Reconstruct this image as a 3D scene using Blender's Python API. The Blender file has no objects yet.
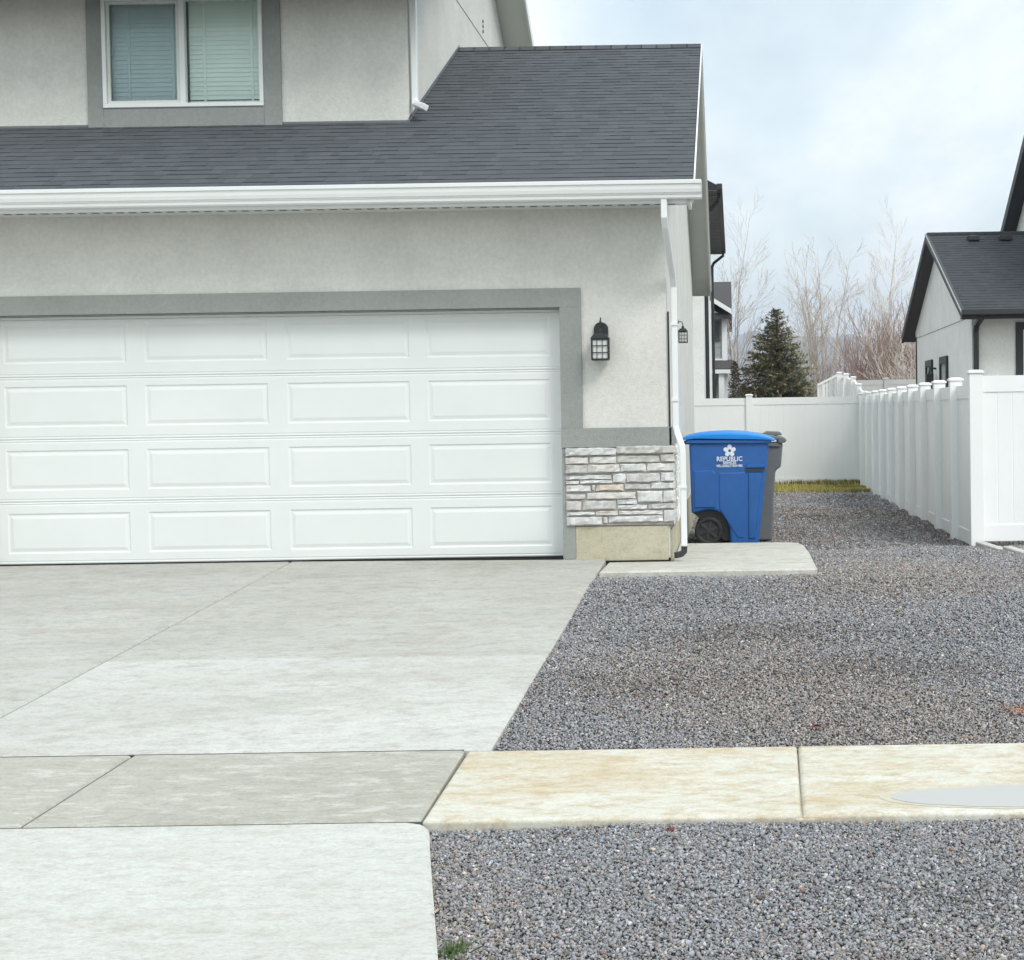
import bpy, bmesh, math, random
import numpy as np
from mathutils import Matrix, Vector

rnd = random.Random(11)
PI = math.pi
sc = bpy.context.scene
COL = sc.collection

# ----------------------------------------------------------------- materials
def new_mat(name):
    m = bpy.data.materials.new(name); m.use_nodes = True
    nt = m.node_tree; nt.nodes.clear()
    out = nt.nodes.new('ShaderNodeOutputMaterial')
    b = nt.nodes.new('ShaderNodeBsdfPrincipled')
    nt.links.new(b.outputs[0], out.inputs[0])
    return m, nt, b

def nd(nt, t, **k):
    n = nt.nodes.new(t)
    for a, v in k.items():
        if a in n.inputs: n.inputs[a].default_value = v
        else: setattr(n, a, v)
    return n

def coords(nt, scale=(1, 1, 1)):
    g = nt.nodes.new('ShaderNodeNewGeometry')
    mp = nt.nodes.new('ShaderNodeMapping'); mp.inputs['Scale'].default_value = scale
    nt.links.new(g.outputs['Position'], mp.inputs['Vector'])
    return mp.outputs[0]

def noise(nt, scale, detail=4, rough=.55, vec=None, vs=(1, 1, 1)):
    n = nt.nodes.new('ShaderNodeTexNoise')
    n.inputs['Scale'].default_value = scale; n.inputs['Detail'].default_value = detail
    n.inputs['Roughness'].default_value = rough
    nt.links.new(vec if vec else coords(nt, vs), n.inputs['Vector'])
    return n.outputs['Fac']

def ramp(nt, fac, stops):
    r = nt.nodes.new('ShaderNodeValToRGB')
    el = r.color_ramp.elements
    while len(el) < len(stops): el.new(.5)
    for e, (p, c) in zip(el, stops):
        e.position = p
        e.color = (c, c, c, 1) if isinstance(c, (int, float)) else (*c, 1)
    nt.links.new(fac, r.inputs[0])
    return r.outputs[0]

def mix(nt, fac, a, b, mode='MIX'):
    m = nt.nodes.new('ShaderNodeMix'); m.data_type = 'RGBA'; m.blend_type = mode
    for s, v in ((m.inputs[0], fac), (m.inputs[6], a), (m.inputs[7], b)):
        if isinstance(v, bpy.types.NodeSocket): nt.links.new(v, s)
        elif isinstance(v, (int, float)): s.default_value = v
        else: s.default_value = (*v, 1)
    return m.outputs[2]

def bump(nt, b, h, strength=.3, dist=.01):
    n = nt.nodes.new('ShaderNodeBump')
    n.inputs['Strength'].default_value = strength; n.inputs['Distance'].default_value = dist
    nt.links.new(h, n.inputs['Height']); nt.links.new(n.outputs[0], b.inputs['Normal'])

def attr(nt, name='tone'):
    a = nt.nodes.new('ShaderNodeAttribute'); a.attribute_name = name
    return a.outputs['Color']

def simple(name, col, rough=.6, var=.08, vscale=3., bs=0, bscale=200, spec=.5, vs=(1, 1, 1), metal=0):
    m, nt, b = new_mat(name)
    f = noise(nt, vscale, 5, .6, vs=vs)
    lo = tuple(c * (1 - var) for c in col); hi = tuple(min(1, c * (1 + var)) for c in col)
    nt.links.new(ramp(nt, f, [(.3, lo), (.7, hi)]), b.inputs['Base Color'])
    b.inputs['Roughness'].default_value = rough
    b.inputs['Specular IOR Level'].default_value = spec
    b.inputs['Metallic'].default_value = metal
    if bs: bump(nt, b, noise(nt, bscale, 3, .6), bs, .004)
    return m

def toned(name, rough=.8, bs=.3, bscale=60, var=.15, vscale=20, spec=.3, dist=.004):
    """colour from the per-face 'tone' attribute times a little noise"""
    m, nt, b = new_mat(name)
    f = ramp(nt, noise(nt, vscale, 4, .6), [(.25, 1 - var), (.75, 1 + var)])
    nt.links.new(mix(nt, 1., attr(nt), f, 'MULTIPLY'), b.inputs['Base Color'])
    b.inputs['Roughness'].default_value = rough
    b.inputs['Specular IOR Level'].default_value = spec
    if bs: bump(nt, b, noise(nt, bscale, 3, .6), bs, dist)
    return m

M = {}
def stucco(name, col):
    m, nt, b = new_mat(name)
    big = ramp(nt, noise(nt, 1.6, 6, .62), [(.3, tuple(c * .91 for c in col)), (.7, tuple(c * 1.05 for c in col))])
    streak = ramp(nt, noise(nt, 3., 5, .6, vs=(1.6, 1.6, .25)), [(.3, .985), (.7, 1.01)])
    fine = ramp(nt, noise(nt, 26, 6, .78), [(.32, .90), (.68, 1.07)])
    c = mix(nt, 1., big, streak, 'MULTIPLY'); c = mix(nt, 1., c, fine, 'MULTIPLY')
    nt.links.new(c, b.inputs['Base Color']); b.inputs['Roughness'].default_value = .92
    b.inputs['Specular IOR Level'].default_value = .2
    bump(nt, b, noise(nt, 70, 5, .7), .75, .008)
    return m
M['stucco'] = stucco('stucco light grey', (.685, .68, .64))
M['trim'] = stucco('stucco trim grey', (.305, .32, .305))
M['far_stucco'] = stucco('neighbour stucco', (.82, .82, .79))
M['white'] = simple('white painted metal', (.76, .78, .775), .38, .02, 2)
M['vinyl'] = simple('white vinyl', (.85, .86, .85), .42, .035, 1.3, vs=(1, 1, .5))
M['soffit'] = simple('grey soffit', (.66, .68, .63), .6, .03, 2)
M['black'] = simple('black painted metal', (.018, .019, .02), .42, .2, 30)
M['darktrim'] = simple('black trim', (.022, .023, .026), .55, .15, 8)
M['plastic_grey'] = simple('grey plastic', (.15, .16, .17), .5, .08, 6)
M['blue'] = simple('blue plastic', (.018, .112, .37), .42, .07, 6, bs=.05, bscale=90)
M['blue_lid'] = simple('bright blue plastic', (.0, .22, .68), .4, .06, 4)
M['tyre'] = simple('black rubber', (.02, .02, .021), .65, .15, 30)
M['print'] = simple('white print', (.72, .78, .85), .5, .03, 9)
M['siding'] = simple('grey lap siding', (.33, .36, .35), .7, .05, 3)
M['bark'] = simple('pale bark', (.50, .435, .385), .9, .22, 9)
M['bark_white'] = simple('whitish bark', (.60, .54, .49), .9, .25, 7)
M['twig'] = simple('brown twig', (.33, .235, .195), .9, .25, 4)
M['darkbark'] = simple('dark bark', (.06, .045, .035), .9, .2, 9)
M['needle'] = toned('conifer needle', .7, 0, var=.2, vscale=3)
M['blade'] = toned('grass blade', .7, 0, var=.2, vscale=5)
M['leaf'] = simple('dry red leaf', (.20, .035, .025), .7, .2, 60)
M['tan_leaf'] = simple('dry tan leaf', (.42, .33, .2), .7, .2, 60)
M['greenleaf'] = simple('green weed', (.07, .11, .035), .7, .2, 60)
M['earth'] = simple('bare earth', (.16, .14, .12), .95, .25, 2, .4, 20)
M['earth_dark'] = simple('dark joint soil', (.055, .05, .043), .95, .3, 9)
M['far_land'] = simple('distant hillside', (.11, .10, .085), .95, .3, .004)
M['steel'] = simple('roof vent metal', (.03, .03, .033), .5, .1, 10)

# door paint: embossed grain
m, nt, b = new_mat('white door paint')
nt.links.new(ramp(nt, noise(nt, 1.2, 5, .6), [(.3, (.68, .705, .695)), (.7, (.725, .745, .735))]), b.inputs['Base Color'])
b.inputs['Roughness'].default_value = .45
bump(nt, b, noise(nt, 60, 4, .7, vs=(.12, 1, 1)), .22, .0015)
M['door'] = m

# concrete family
def concrete(name, a, c, stain, amount, light=None, band=None, seed=0., pits=.35):
    m, nt, b = new_mat(name)
    base = ramp(nt, noise(nt, 1.1 + seed, 7, .62, vs=(.55, 1.4, 1)), [(.32, a), (.68, c)])
    st = ramp(nt, noise(nt, 1.1 + seed * .7, 9, .74, vs=(.55, 1.25, 1)), [(.49, 0), (.68, amount)])
    col = mix(nt, st, base, stain)
    sm = ramp(nt, noise(nt, 9. + seed, 9, .8, vs=(.75, 1.25, 1)), [(.47, 0), (.64, amount)])
    col = mix(nt, sm, col, tuple(x * .9 for x in stain))
    if light:
        lt = ramp(nt, noise(nt, 6.3 + seed, 9, .8, vs=(.6, 1.3, 1)), [(.52, 0), (.60, .8)])
        col = mix(nt, lt, col, light)
    if band:                                    # one pour is paler than the other: old and new finish
        y0, y1, tint = band
        g = nt.nodes.new('ShaderNodeNewGeometry'); s = nt.nodes.new('ShaderNodeSeparateXYZ')
        nt.links.new(g.outputs['Position'], s.inputs[0])
        wob = nt.nodes.new('ShaderNodeMath'); wob.operation = 'MULTIPLY_ADD'
        nt.links.new(noise(nt, 1.7, 5, .6), wob.inputs[0]); wob.inputs[1].default_value = .15
        nt.links.new(s.outputs['Y'], wob.inputs[2])
        mr = nt.nodes.new('ShaderNodeMapRange')
        mr.inputs['From Min'].default_value = y0; mr.inputs['From Max'].default_value = y1
        nt.links.new(wob.outputs[0], mr.inputs['Value'])
        col = mix(nt, mr.outputs[0], col, mix(nt, 1., col, tint, 'MULTIPLY'))
    fine = ramp(nt, noise(nt, 90, 6, .85, vs=(.6, 1.1, 1)), [(.30, .80), (.70, 1.12)])
    col = mix(nt, 1., col, fine, 'MULTIPLY')
    v = nt.nodes.new('ShaderNodeTexVoronoi'); v.inputs['Scale'].default_value = 22
    nt.links.new(coords(nt), v.inputs['Vector'])
    pit = ramp(nt, v.outputs['Distance'], [(.03, 1), (.07, 0)])
    sel = ramp(nt, noise(nt, 5, 2), [(.56, 0), (.6, pits)])
    pm = mix(nt, 1., pit, sel, 'MULTIPLY')
    col = mix(nt, pm, col, (.13, .12, .11))
    dk = ramp(nt, noise(nt, 30., 6, .9, vs=(.7, 1.1, 1)), [(.38, .84), (.5, 1.)])
    col = mix(nt, 1., col, dk, 'MULTIPLY')
    nt.links.new(col, b.inputs['Base Color'])
    b.inputs['Roughness'].default_value = .85; b.inputs['Specular IOR Level'].default_value = .3
    bump(nt, b, noise(nt, 150, 5, .8, vs=(.4, 1.3, 1)), .45, .004)
    return m
M['drive'] = concrete('driveway concrete', (.49, .49, .46), (.57, .57, .54), (.40, .375, .325), .65, band=(10.08, 10.12, (.87, .865, .84)))
M['drive_old'] = concrete('older driveway concrete', (.43, .425, .395), (.51, .505, .475), (.36, .335, .28), .65, seed=.15)
M['walk'] = concrete('weathered pavement concrete', (.385, .375, .325), (.435, .425, .375), (.33, .31, .245), .5, light=(.54, .53, .48), seed=.6)
M['apron'] = concrete('pale apron concrete', (.53, .535, .50), (.585, .59, .555), (.44, .41, .355), .6, seed=.3)
M['cream'] = concrete('cream stained concrete', (.56, .54, .45), (.64, .63, .565), (.50, .385, .225), .8, seed=.9, pits=.2)
M['pad'] = concrete('pad concrete', (.52, .51, .46), (.60, .59, .54), (.39, .35, .27), .6, seed=1.3)
M['edging'] = concrete('edging concrete', (.5, .49, .45), (.58, .57, .54), (.4, .37, .3), .4, seed=1.1)

M['foundation'] = concrete('bare foundation concrete', (.47, .435, .32), (.55, .515, .395), (.40, .35, .23), .5, seed=.4)
M['stone'] = toned('ledge stone', .9, .4, 38, .10, 24, dist=.008)
M['mortar'] = simple('grey mortar', (.33, .315, .29), .95, .15, 40, .4, 80)
M['shingle'] = toned('asphalt shingle', .95, .6, 350, .2, 260, spec=.2)
M['gravel'] = toned('crushed stone', .85, .35, 160, .22, 110, spec=.35)
# bed under the loose stones
m, nt, b = new_mat('gravel bed')
v = nt.nodes.new('ShaderNodeTexVoronoi'); v.inputs['Scale'].default_value = 42
nt.links.new(coords(nt), v.inputs['Vector'])
cc = ramp(nt, v.outputs['Color'], [(.1, (.09, .088, .088)), (.5, (.17, .165, .165)), (.9, (.28, .27, .27))])
cc = mix(nt, ramp(nt, v.outputs['Distance'], [(.35, 0), (.75, .8)]), cc, (.05, .048, .046))
cc = mix(nt, ramp(nt, noise(nt, .8, 5, .6), [(.5, 0), (.7, .5)]), cc, (.13, .11, .09))
nt.links.new(cc, b.inputs['Base Color']); b.inputs['Roughness'].default_value = .9
inv = ramp(nt, v.outputs['Distance'], [(0, 1), (.8, 0)])
bump(nt, b, inv, .9, .02)
M['bed'] = m
# water
m, nt, b = new_mat('shallow puddle')
b.inputs['Base Color'].default_value = (.43, .43, .41, 1); b.inputs['Roughness'].default_value = .5
b.inputs['Specular IOR Level'].default_value = .35
M['puddle'] = m
M['damp'] = simple('damp concrete rim', (.49, .45, .35), .6, .12, 20)

def glass_mat(name, tint=(.85, .93, .92), refl=.12):
    m = bpy.data.materials.new(name); m.use_nodes = True; nt = m.node_tree; nt.nodes.clear()
    out = nt.nodes.new('ShaderNodeOutputMaterial'); mx = nt.nodes.new('ShaderNodeMixShader')
    tr = nt.nodes.new('ShaderNodeBsdfTransparent'); tr.inputs[0].default_value = (*tint, 1)
    gl = nt.nodes.new('ShaderNodeBsdfGlossy'); gl.inputs['Roughness'].default_value = .03
    lw = nt.nodes.new('ShaderNodeLayerWeight'); lw.inputs[0].default_value = refl
    nt.links.new(lw.outputs['Fresnel'], mx.inputs[0])
    nt.links.new(tr.outputs[0], mx.inputs[1]); nt.links.new(gl.outputs[0], mx.inputs[2]); nt.links.new(mx.outputs[0], out.inputs[0])
    return m
M['glass'] = glass_mat('window glass', (.92, 1.0, .975), .32)
M['screen'] = glass_mat('insect screen', (.78, .81, .85), .05)
M['lampglass'] = simple('seeded lamp glass', (.62, .64, .60), .25, .08, 40)
M['darkglass'] = simple('dark window glass', (.03, .035, .04), .08, .2, 2, spec=.8)
M['blind'] = simple('white blind', (.86, .90, .88), .6, .03, 3)
M['curtain'] = simple('grey curtain', (.34, .39, .39), .8, .06, 3)
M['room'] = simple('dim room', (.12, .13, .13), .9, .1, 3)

# ----------------------------------------------------------------- mesh builder
class MB:
    def __init__(s): s.v = []; s.f = []; s.m = []; s.t = []
    def face(s, pts, mi=0, tone=(1, 1, 1)):
        n = len(s.v); s.v.extend(tuple(p) for p in pts)
        s.f.append(tuple(range(n, n + len(pts)))); s.m.append(mi); s.t.append(tone)
    def box(s, x0, x1, y0, y1, z0, z1, mi=0, tone=(1, 1, 1)):
        n = len(s.v)
        s.v += [(x0, y0, z0), (x1, y0, z0), (x1, y1, z0), (x0, y1, z0), (x0, y0, z1), (x1, y0, z1), (x1, y1, z1), (x0, y1, z1)]
        for q in ((0, 3, 2, 1), (4, 5, 6, 7), (0, 1, 5, 4), (1, 2, 6, 5), (2, 3, 7, 6), (3, 0, 4, 7)):
            s.f.append(tuple(n + i for i in q)); s.m.append(mi); s.t.append(tone)
    def prism(s, poly, d0, d1, axis='x', mi=0, tone=(1, 1, 1)):
        """poly: 2-D outline extruded along axis. x:(y,z)  y:(x,z)  z:(x,y)"""
        f = {'x': lambda p, d: (d, p[0], p[1]), 'y': lambda p, d: (p[0], d, p[1]), 'z': lambda p, d: (p[0], p[1], d)}[axis]
        n = len(s.v); k = len(poly)
        s.v += [f(p, d0) for p in poly] + [f(p, d1) for p in poly]
        fs = [tuple(n + i for i in range(k)), tuple(n + k + i for i in reversed(range(k)))]
        fs += [(n + i, n + k + i, n + k + (i + 1) % k, n + (i + 1) % k) for i in range(k)]
        for q in fs: s.f.append(q); s.m.append(mi); s.t.append(tone)
    def tube(s, pts, rad, seg=8, mi=0, cap=True, tone=(1, 1, 1), sq=None):
        """sq=(a,b): a rectangular section instead of a round one"""
        P = [Vector(p) for p in pts]; n0 = len(s.v)
        if isinstance(rad, (int, float)): rad = [rad] * len(P)
        up = Vector((.137, .211, .968)) if not sq else Vector((0, 1, 0))
        if sq: seg = 4
        for i, p in enumerate(P):
            d = ((P[i + 1] - p).normalized() if i < len(P) - 1 else Vector()) + ((p - P[i - 1]).normalized() if i else Vector())
            d.normalize()
            a = d.cross(up)
            if a.length < 1e-3: a = d.cross(Vector((1, 0, 0)))
            a.normalize(); c = a.cross(d)
            for k in range(seg):
                if sq:
                    u, w = ((-1, -1), (1, -1), (1, 1), (-1, 1))[k]
                    s.v.append(tuple(p + a * u * sq[0] / 2 + c * w * sq[1] / 2))
                else:
                    t = 2 * PI * k / seg
                    s.v.append(tuple(p + (a * math.cos(t) + c * math.sin(t)) * rad[i]))
        for i in range(len(P) - 1):
            for k in range(seg):
                A = n0 + i * seg
                s.f.append((A + k, A + (k + 1) % seg, A + seg + (k + 1) % seg, A + seg + k)); s.m.append(mi); s.t.append(tone)
        if cap:
            s.f.append(tuple(n0 + k for k in reversed(range(seg)))); s.m.append(mi); s.t.append(tone)
            s.f.append(tuple(n0 + (len(P) - 1) * seg + k for k in range(seg))); s.m.append(mi); s.t.append(tone)
    def build(s, name, mats, parent=None, bevel=0, smooth=False, recalc=True, seg=2):
        me = bpy.data.meshes.new(name)
        V = s.v
        if parent is not None:
            inv = WM[parent.name].inverted(); V = [tuple(inv @ Vector(p)) for p in s.v]
        me.from_pydata(V, [], s.f)
        if not isinstance(mats, (list, tuple)): mats = [mats]
        for mt in mats: me.materials.append(mt)
        me.polygons.foreach_set('material_index', s.m)
        a = me.attributes.new('tone', 'FLOAT_COLOR', 'FACE')
        a.data.foreach_set('color', [c for t in s.t for c in (t[0], t[1], t[2], 1)])
        if recalc:
            bm = bmesh.new(); bm.from_mesh(me); bmesh.ops.recalc_face_normals(bm, faces=bm.faces); bm.to_mesh(me); bm.free()
        if smooth: me.polygons.foreach_set('use_smooth', [True] * len(me.polygons))
        o = bpy.data.objects.new(name, me); COL.objects.link(o)
        if parent is not None: o.parent = parent; WM[o.name] = WM[parent.name]
        else: WM[o.name] = Matrix()
        if bevel:
            b = o.modifiers.new('bevel', 'BEVEL'); b.width = bevel; b.segments = seg; b.limit_method = 'ANGLE'; b.angle_limit = .6
        return o
WM = {}

def tag(o, label=None, cat=None, group=None, kind=None):
    if label: o['label'] = label
    if cat: o['category'] = cat
    if group: o['group'] = group
    if kind: o['kind'] = kind
    return o

def thing(name, loc, label, cat, group=None, rz=0):
    o = bpy.data.objects.new(name, None); COL.objects.link(o)
    o.location = loc; o.rotation_euler.z = rz; o.empty_display_size = .2
    WM[o.name] = Matrix.Translation(loc) @ Matrix.Rotation(rz, 4, 'Z')
    return tag(o, label, cat, group)

def part_at(name, src, parent, loc):
    """a copy of part mesh src under parent, moved by loc"""
    o = src.copy(); COL.objects.link(o); o.parent = parent; o.location = loc
    return o

def smoothstep(t): t = min(1, max(0, t)); return t * t * (3 - 2 * t)
def interp(x, tab):
    if x <= tab[0][0]: return tab[0][1]
    for (a, za), (b, zb) in zip(tab, tab[1:]):
        if x <= b: return za + (zb - za) * (x - a) / (b - a)
    return tab[-1][1]

# ground heights measured along the depth of the lot
DRIVE = [(6.62, -.43), (7.9, -.40), (13.7, .0)]
YARD = [(-50, -.50), (4, -.468), (6.6, -.460), (7.9, -.43), (12.6, -.075), (15.0, -.105), (16.4, -.175), (31.5, -.24), (60, -.3), (3000, -.3)]
def zy(y): return interp(y, YARD)
def zd(y): return interp(y, DRIVE)

# ----------------------------------------------------------------- the setting: ground
gm = MB()
ys = [-40, -10, 4, 6.6, 7.9, 9, 10, 11, 12.6, 14, 15.6, 17, 20, 25, 31.5, 45, 60, 120, 400, 1200, 4000]
for a, c in zip(ys, ys[1:]):
    gm.face([(-3000, a, zy(a) - .09), (3000, a, zy(a) - .09), (3000, c, zy(c) - .09), (-3000, c, zy(c) - .09)])
tag(gm.build('ground', M['earth'], recalc=False), 'bare earth running level from the lot to the foot of the hills', None, None, 'structure')

def slab(mb, quad, zf, th=.1, ch=.012, mi=0, rows=1):
    """quad: four (x,y) corners ccw; chamfered rim, body down to th; divided in y so that it follows the slope"""
    cx = sum(p[0] for p in quad) / 4; cy = sum(p[1] for p in quad) / 4
    def ins(p, d):
        return (p[0] + (d if p[0] < cx else -d), p[1] + (d if p[1] < cy else -d))
    n = len(mb.v)
    out = quad; inn = [ins(p, ch) for p in quad]
    mb.v += [(x, y, zf(y) - th) for x, y in out] + [(x, y, zf(y) - ch * .8) for x, y in out] + [(x, y, zf(y)) for x, y in inn]
    fs = [(n + 8, n + 9, n + 10, n + 11)]
    for i in range(4):
        j = (i + 1) % 4
        fs += [(n + i, n + j, n + 4 + j, n + 4 + i), (n + 4 + i, n + 4 + j, n + 8 + j, n + 8 + i)]
    for f in fs: mb.f.append(f); mb.m.append(mi); mb.t.append((1, 1, 1))

G = .007
dm = MB()
slab(dm, [(-9.2, 7.905), (-6.6 - G, 7.905), (-6.45 - G, 13.97), (-9.2, 13.97)], zd, mi=1)
slab(dm, [(-6.6 + G, 7.905), (-4.05 - G, 7.905), (-3.90 - G, 13.97), (-6.45 + G, 13.97)], zd, mi=1)
slab(dm, [(-4.05 + G, 7.905), (-1.235, 7.905), (-1.125, 13.72), (-3.90 + G, 13.97)], zd)
dm.box(-1.5, -1.13, 13.72, 13.80, -.1, -.002)
tag(dm.build('driveway', [M['drive'], M['drive_old']], recalc=True), 'pale concrete driveway rising to the garage door', None, None, 'structure')
wm = MB()
for x0, x1 in ((-9.2, -7.9), (-7.9, -6.25), (-6.25, -4.62), (-4.62, -3.01)):
    slab(wm, [(x0 + G, 6.625), (x1 - G, 6.625), (x1 - G, 7.888), (x0 + G, 7.888)], zd)
slab(wm, [(-3.01 + G, 6.625), (-1.338, 6.625), (-1.363, 7.888), (-3.01 + G, 7.888)], zd)
tag(wm.build('pavement', M['walk']), 'weathered grey brown pavement slabs across the driveway', None, None, 'structure')
jt = MB()
jt.box(-9.2, -1.33, 6.602, 6.632, -.50, -.4345); jt.box(-9.2, -1.37, 7.884, 7.912, -.50, -.4040)
tag(jt.build('joint_soil', M['earth_dark']), 'dark soil packed in the joints between the concrete slabs', None, None, 'structure')
cm = MB()
ZC_ = lambda y: -.43 + (y - 6.6) * .012
def cslab(x0a, x0b, x1a, x1b):
    slab(cm, [(x0a, 6.635), (x1a, 6.635), (x1b, 7.93), (x0b, 7.93)], ZC_, .10, .014)
cslab(-1.33, -1.355, .254, .286); cslab(.260, .292, 1.9, 1.9); cslab(1.91, 1.91, 3.5, 3.5)
cm.box(.23, .31, 6.63, 7.91, -.50, -.447)
tag(cm.build('path', M['cream'], bevel=.006), 'cream stained concrete path slabs with gravel on both sides', None, None, 'structure')
am = MB()
pts = [(-9.2, 6.607), (-9.2, 2.0), (-.40, 2.0), (-.76, 4.0), (-.962, 5.0), (-1.11, 5.7), (-1.225, 6.25), (-1.258, 6.42), (-1.28, 6.51), (-1.315, 6.575), (-1.38, 6.607)]
n = len(pts); c0 = (-5, 4.5)
inn = [(x + (c0[0] - x) * .003, y + (c0[1] - y) * .003) for x, y in pts]
am.v = [(x, y, -.56) for x, y in pts] + [(x, y, -.438) for x, y in pts] + [(x, y, -.430) for x, y in inn]
am.f = [tuple(2 * n + i for i in reversed(range(n)))]
for i in range(n):
    j = (i + 1) % n
    am.f += [(i, j, n + j, n + i), (n + i, n + j, 2 * n + j, 2 * n + i)]
am.m = [0] * len(am.f); am.t = [(1, 1, 1)] * len(am.f)
tag(am.build('apron', M['apron']), 'pale concrete apron between the pavement and the street', None, None, 'structure')
pm_ = MB()
pts = [(-1.115, 12.95), (.62, 12.92), (.655, 12.98), (.66, 14.4), (.645, 15.2), (.60, 15.46), (.50, 15.56), (-.55, 15.6), (-.55, 13.72), (-1.105, 13.72)]
n = len(pts); zt = -.028
inn = [(x + (-.1 - x) * .012, y + (14.1 - y) * .012) for x, y in pts]
pm_.v = [(x, y, zt - .12) for x, y in pts] + [(x, y, zt - .013) for x, y in pts] + [(x, y, zt) for x, y in inn]
pm_.f = [tuple(2 * n + i for i in range(n))]
for i in range(n):
    j = (i + 1) % n
    pm_.f += [(i, j, n + j, n + i), (n + i, n + j, 2 * n + j, 2 * n + i)]
pm_.m = [0] * len(pm_.f); pm_.t = [(1, 1, 1)] * len(pm_.f)
tag(pm_.build('concrete_pad', M['pad']), 'low concrete pad in front of the wheeled bins', None, None, 'structure')
# shallow puddle on the right path slab
def blob(pts, z, name, mt, th=.002):
    mb = MB(); k = len(pts)
    mb.v = [(x, y, ZC_(y) + z) for x, y in pts]; mb.f = [tuple(range(k))]; mb.m = [0]; mb.t = [(1, 1, 1)]
    return mb.build(name, mt, recalc=False)
def pud(g):
    out = []
    for x, y in [(.655, 6.92), (.655, 6.87), (.69, 6.82), (.76, 6.775), (.88, 6.735), (1.05, 6.705), (1.3, 6.69), (1.9, 6.69), (1.9, 7.00), (1.5, 7.045), (1.25, 7.07), (1.1, 7.06), (.96, 7.035), (.82, 7.01), (.70, 6.97)]:
        out.append((x + (1.3 - x) * -g, y + (6.87 - y) * -g * 2))
    r_ = random.Random(int(g * 100) + 2); fine = []
    for (xa, ya), (xb, yb) in zip(out, out[1:] + out[:1]):
        k = max(1, int(math.hypot(xb - xa, yb - ya) / .035))
        for i in range(k):
            t = i / k; fine.append((xa + (xb - xa) * t + r_.uniform(-.004, .004), ya + (yb - ya) * t + r_.uniform(-.006, .006)))
    return fine
tag(blob(pud(.075), .0012, 'damp_rim', M['damp']), 'tan damp rim round the puddle on the path', None, None, 'structure').location.z = 0
tag(blob(pud(0), .0024, 'puddle', M['puddle']), 'shallow grey puddle on the cream path slab', None, None, 'structure')

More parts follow.
